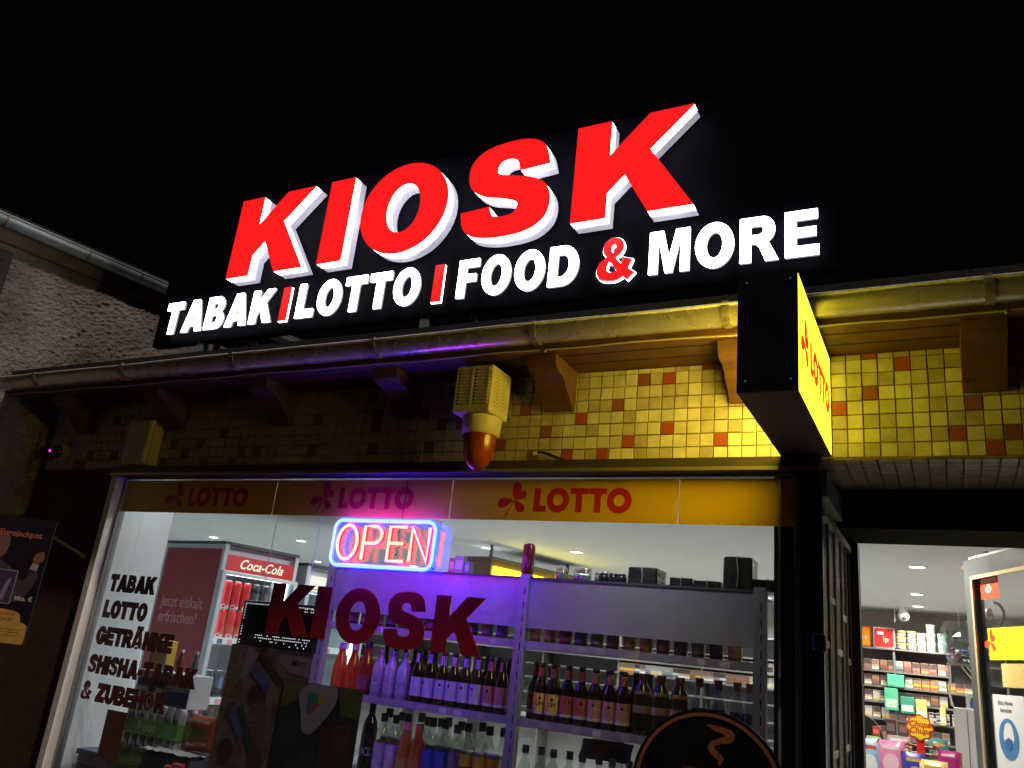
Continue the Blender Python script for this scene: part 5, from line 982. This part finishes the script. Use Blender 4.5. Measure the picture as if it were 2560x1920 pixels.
ct = thing('shop_counter', 'dark counter carrying sweets near the shop door', 'counter', (-.2, 2.6, .03)); obj('top', B(-1.2, .12, 2.25, 2.85, .92, .95), mat('counter_top', (.12, .11, .10), .4), ct); obj('front', B(-1.18, .10, 2.30, 2.33, .03, .92), M_bs, ct); obj('side', B(.08, .10, 2.33, 2.83, .03, .92), M_bs, ct)
rk = thing('sweets_rack', 'stepped wire rack of sweets on the shop counter', 'rack', (-.25, 2.45, .95))
for y, z in ((2.30, 1.10), (2.42, 1.20)): obj('step', B(-.55, .05, y, y + .10, z - .01, z), M_shd, rk)
for x in (-.54, .04): obj('leg', B(x - .005, x + .005, 2.36, 2.37, .951, 1.189), M_shd, rk); obj('leg', B(x - .005, x + .005, 2.50, 2.51, .951, 1.189), M_shd, rk)
snack('light blue sweet bag beside the folded gate', (.28, .48, .66), mat('bag_white2', (.7, .72, .75), .4), (-.44, 2.33, 1.105), .1, .13, .26, .05); snack('pink candy bag left of the lollipop sign', (.70, .22, .42), mat('bag_rose', (.75, .5, .55), .4), (-.325, 2.32, 1.15), -.1, .14, .22, .06); snack('round dark blue sweet bag under the lollipop sign', (.06, .05, .32), mat('bag_flesh', (.6, .4, .38), .4), (-.215, 2.29, 1.105), .1, .12, .22, .05)
snack('yellow crisp bag in the middle of the counter', (.75, .55, .25), mat('bag_white2'), (-.12, 2.27, 1.10), -.05, .14, .20, .06); snack('magenta chocolate bag right of the lollipop sign', (.42, .02, .20), mat('bag_wine', (.3, .02, .15), .4), (-.045, 2.45, 1.20), -.15, .11, .15, .05); snack('teal sweet bag behind the magenta bag', (.06, .28, .26), mat('bag_teal', (.2, .5, .46), .4), (-.095, 2.56, 1.22), .1, .10, .18, .05); snack('green and white sweet bag at the left end of the rack', (.30, .50, .20), mat('bag_white2'), (-.425, 2.46, 1.205), 0, .08, .17, .04)
carton('white carton strip behind the pink candy bag', -.36, -.245, 2.62, 2.70, 1.335, .05, (.55, .54, .52)); carton('dark brown pack left of the lollipop sign', -.37, -.315, 2.66, 2.71, 1.386, .085, (.08, .04, .03)); carton('second dark brown pack nearer the lollipop sign', -.305, -.25, 2.66, 2.71, 1.386, .08, (.10, .045, .035)); carton('rust coloured box under the white carton', -.38, -.235, 2.60, 2.72, 1.20, .134, (.30, .12, .06))
carton('small red pack above the light blue sweet bag', -.43, -.395, 2.5, 2.54, 1.376, .05, (.45, .05, .04)); rk2 = thing('rear_sweets_rack', 'plain rear step of the sweets rack', 'rack', (-.25, 2.65, .95)); obj('step', B(-.55, .05, 2.58, 2.74, 1.19, 1.199), M_shd, rk2); obj('leg', B(-.54, -.53, 2.65, 2.66, .951, 1.189), M_shd, rk2); obj('leg', B(.03, .04, 2.65, 2.66, .951, 1.189), M_shd, rk2)
for k, (x, y, z, c, nm, w_, h_) in enumerate(((-.395, 2.245, .951, (.62, .12, .10), 'scarlet', .09, .20), (-.29, 2.245, .951, (.70, .62, .12), 'lemon yellow', .10, .21), (-.02, 2.30, 1.10, (.20, .08, .30), 'purple', .08, .16), (-.475, 2.27, .951, (.12, .30, .55), 'royal blue', .08, .22), (-.175, 2.235, .951, (.75, .40, .10), 'orange', .09, .19), (-.015, 2.60, 1.20, (.35, .10, .08), 'brick red', .07, .14))):
    snack(f'small {nm} sweet bag on the shop counter rack', c, mat('bag_print%d' % (k % 3), [(.75, .74, .7), (.15, .1, .3), (.7, .5, .1)][k % 3], .4), (x, y, z), random.uniform(-.2, .2), w_, h_, .045)
lr = thing('lollipop_rack', 'rack of wrapped lollipops behind the yellow flower sign', 'rack', (-.19, 2.48, 1.2))
for k in range(4):
    obj('bar', MB().tube([(-.27, 2.49, 1.24 + k * .038), (-.10, 2.49, 1.235 + k * .038)], .006, 6), mat('rack_maroon', (.25, .03, .03), .4), lr)
    for x in (-.265, -.25, -.115, -.1): obj('lollipop', MB().lathe([(.002, -.012), (.010, -.007), (.012, 0), (.010, .007), (.002, .012)], 8, (x, 2.478, 1.245 + k * .038)), mat('lolly_wrap%d' % (k % 2), [(.7, .5, .25), (.6, .2, .15)][k % 2], .4), lr)
ch_ = thing('office_chair', 'black office chair back behind the sweets beside the folded gate', 'chair', (-.50, 3.1, .03))
obj('backrest', MB().prism(CR([(-.72, 1.05), (-.72, 1.30), (-.68, 1.42), (-.58, 1.47), (-.48, 1.45), (-.42, 1.36), (-.40, 1.20), (-.40, 1.05)], 4), 'y', 3.08, 3.14), mat('chair_black', (.010, .010, .011), .7), ch_)
obj('column', MB().tube([(-.55, 3.15, .08), (-.55, 3.15, .5), (-.55, 3.12, 1.1)], .025, 8), M_bl, ch_); obj('seat', MB().cbox(-.75, -.33, 3.14, 3.55, .46, .54, .03), mat('chair_black'), ch_); obj('foot', MB().lathe([(.25, 0), (.25, .03), (.04, .06)], 5, (-.55, 3.15, .03), sm=False), M_bl, ch_)
cl = thing('white_cabinet', 'white cupboard with small hook standing inside beside the open door', 'cupboard', (.06, 3.0, .03))
obj('body', B(-.01, .30, 2.95, 3.35, .03, 1.575), mat('cupboard_white', (.70, .70, .68), .5), cl); obj('door_edge', B(.06, .064, 2.946, 2.9495, .1, 1.57), M_bs, cl); obj('hook', MB().tube([(.10, 2.945, 1.52), (.10, 2.92, 1.515), (.115, 2.92, 1.51)], .004, 6), M_gs, cl)
bt_ = thing('leaflet', 'white leaflet with blue drink picture above the white cupboard', 'leaflet', (.15, 2.94, 1.576)); obj('sheet', B(.06, .25, 2.951, 2.955, 1.5765, 1.66), mat('paper_white'), bt_); obj('print', shape_mesh([closed_curve([(.085, 1.585), (.085, 1.63), (.10, 1.645), (.12, 1.645), (.13, 1.62), (.125, 1.585)], 4)], .001), mat('leaflet_blue', (.05, .18, .5), .5), bt_, T(0, 2.9505, 0) @ RX)
pb_ = thing('plastic_bag', 'clear plastic bag of mixed sweets hanging on a rail inside the door', 'bag', (.07, 3.0, 1.83))
vs = []; n = 16
for j in range(9):
    for i in range(n):
        a = 2 * math.pi * i / n; t_ = j / 8; r_ = (.085 + .03 * math.sin(t_ * 2.4)) * (1 - .75 * max(0, t_ - .55)) * (1 + .22 * noise.noise(Vector((math.cos(a) * 1.5, math.sin(a) * 1.5, t_ * 3))))
        vs.append((.075 + r_ * math.cos(a) * 1.05 - .03 * t_, 3.0 + r_ * math.sin(a) * .6, 1.835 + t_ * .25))
fs = [(j * n + i, j * n + (i + 1) % n, (j + 1) * n + (i + 1) % n, (j + 1) * n + i) for j in range(8) for i in range(n)]
obj('film', MB().add(vs, fs), clear('bag_film', (.85, .87, .87), .25, .12), pb_)
for k in range(26): 
    x, y, z = .075 + random.uniform(-.07, .07), 3.0 + random.uniform(-.035, .035), 1.85 + random.uniform(0, .09)
    obj('sweet', MB().cbox(-.016, .016, -.009, .009, -.007, .007, .003), mat('sweet%d' % (k % 5), [(.1, .2, .5), (.55, .08, .1), (.15, .42, .12), (.65, .65, .62), (.4, .12, .35)][k % 5], .3), pb_, T(x, y, z) @ Matrix.Rotation(random.uniform(0, 3), 4, 'Z') @ Matrix.Rotation(random.uniform(-1, 1), 4, 'X'))
rl = thing('wall_bracket', 'grey folding bracket shelf carrying the clear bag of sweets', 'shelf bracket', (.1, 3.0, 1.8)); obj('plate', B(-.03, .35, 2.93, 3.10, 1.822, 1.833), mat('channel_grey'), rl); obj('rear_panel', B(-.01, .35, 3.09, 3.10, 1.72, 1.8215), M_bs, rl); obj('strut', MB().tube([(.05, 2.94, 1.815), (.12, 3.085, 1.73)], .004, 6), M_gs, rl); obj('strut', MB().tube([(.08, 2.94, 1.815), (.15, 3.085, 1.73)], .004, 6), M_gs, rl)
rb = thing('paper_strip', 'long white paper strip hanging from the bracket shelf', 'paper strip', (-.03, 2.92, 1.60)); q = [(-.032 + .006 * math.sin(k * .8) + .012 * k / 8, 2.918 + .004 * math.sin(k * 1.3), 1.83 - k * .031) for k in range(9)]
obj('strip', MB().add([p for a in q for p in (a, (a[0] + .013, a[1], a[2]), (a[0] + .013, a[1] + .0006, a[2]), (a[0], a[1] + .0006, a[2]))], [(4 * i + j, 4 * i + (j + 1) % 4, 4 * i + 4 + (j + 1) % 4, 4 * i + 4 + j) for i in range(8) for j in range(4)] + [(0, 1, 2, 3), (32, 35, 34, 33)]), mat('paper_white'), rb)
hpn = thing('headphones', 'brown headphones hanging behind the door glass', 'headphones', (.25, 3.0, 2.06)); obj('headband', MB().tube([(.255 + .045 * math.cos(R(a)), 3.0, 2.145 + .07 * math.sin(R(a))) for a in range(-70, 110, 12)], .009, 8), mat('headset_brown', (.10, .07, .045), .4), hpn); obj('ear_cup', MB().lathe([(.01, -.02), (.032, -.016), (.036, 0), (.032, .016), (.01, .02)], 16), mat('headset_tan', (.30, .18, .08), .4), hpn, T(.222, 3.0, 2.145) @ Matrix.Rotation(R(80), 4, 'Y')); obj('cord', MB().tube([(.24, 3.0, 2.21), (.24, 3.0, 2.45)], .002, 5), M_gs, hpn)
dcam = thing('ceiling_camera', 'white dome camera under the ceiling above the tobacco shelves', 'camera', (-.40, 6.25, 2.32)); obj('ball', MB().lathe([(.002, -.05), (.03, -.042), (.05, -.015), (.052, .01), (.04, .05), (.035, .13)], 16, (-.40, 6.2, 2.36)), mat('camera_white', (.75, .75, .74), .4), dcam); obj('lens', shape_mesh([E_(0, 0, .022, .018, 0, 360, 20)[:-1]], .01), M_slot, dcam, T(-.395, 6.152, 2.335) @ RX)
for k, x in enumerate((-.48, .08)): tag(obj('hanging_chain', MB().tube([(x, 6.2, 2.45), (x, 6.2, 2.30)], .003, 5), M_gs), f'thin {["left", "right"][k]} chain hanging from the ceiling before the back shelves', 'chain')
tr_ = thing('ceiling_track', 'black track rail on the ceiling just inside the shop door', 'light track', (.3, 1.6, 2.44)); obj('rail', B(.18, 1.2, 1.58, 1.61, 2.42, 2.448), M_bl, tr_); obj('end_cap', B(.165, .1795, 1.575, 1.615, 2.40, 2.449), mat('camera_white'), tr_)

# overhead cabinet with a yellow lottery light panel
oc = thing('overhead_cabinet', 'brown overhead cabinet with glowing yellow lottery panel deep in the shop', 'cabinet', (-3.27, 2.88, 2.15), R(78))
obj('cabinet', MB().box(0, 1.3, 0, .35, .02, .17), mat('cabinet_brown', (.20, .13, .07), .6, var=.2, vscale=8), oc, local=True); obj('top', B(-.01, 1.31, -.02, .36, .1705, .19), M_bs, oc, local=True); obj('light_panel', B(.02, 1.28, -.02, -.001, -.02, .115), glow('lotto_panel', (1.0, .80, .01), 7), oc, local=True)
for x in (.1, 1.2): obj('hanger', B(x, x + .02, .1, .12, .191, .299), M_bs, oc, local=True)

# ================================================================= CEILING DOWNLIGHTS
DLP = [(-3.48, 3.15, 'first window-side'), (-2.665, 3.19, 'second window-side'), (-1.332, 3.19, 'bright window-side lamp above the tall wrapped block,'), (-.173, 3.23, 'nearest door-side'), (-3.25, 4.77, 'lamp by the yellow panel,'), (-.235, 4.94, 'middle door-side'), (-.262, 6.0, 'farthest door-side'),
       (-5.6, 3.2, ''), (-6.8, 3.2, ''), (-5.4, 4.9, ''), (-1.7, 4.9, ''), (1.3, 3.2, ''), (1.3, 5.0, ''), (-3.4, 1.45, ''), (-1.9, 1.45, ''), (-3.75, .24, ''), (-2.9, .24, ''), (-2.05, .24, ''), (-1.2, .24, ''), (-.2, 1.55, ''), (-5.6, 1.5, ''), (-5.4, 6.1, ''), (-3.3, 6.1, ''), (-1.7, 6.1, ''), (-6.9, 5.0, '')]  # the row just behind the glass is unseen, added to brighten the window bay
for k, (x, y, ds) in enumerate(DLP):
    t = thing('downlight', f'round white {ds or ORD[k] + " further"} recessed ceiling lamp in the shop', 'ceiling lamp', (x, y, 2.45), 0, 'recessed ceiling lamps')
    obj('ring', MB().lathe([(.062, -.001), (.062, -.006), (.05, -.008), (.05, -.002)], 20, cap=False), mat('camera_white'), t, local=True)
    obj('diffuser', MB().lathe([(.049, -.003), (.049, -.0045)], 20), glow('lamp_disc', (1.0, .97, .92), 14), t, local=True)
    ld = bpy.data.lights.new('lamp', 'AREA'); ld.shape = 'DISK'; ld.size = .09; ld.energy = (22 if x > -1 else 18) if y > 1 else {-3.75: 1.7, -2.9: .8, -2.05: .35, -1.2: 1.7}[x]; ld.color = (1.0, .91, .79) if x > -1 else (.90, .97, 1.0); ld.spread = R(150)
    lo = bpy.data.objects.new('lamp', ld); COL.objects.link(lo); lo.parent = t; lo.location = (0, 0, -.012)
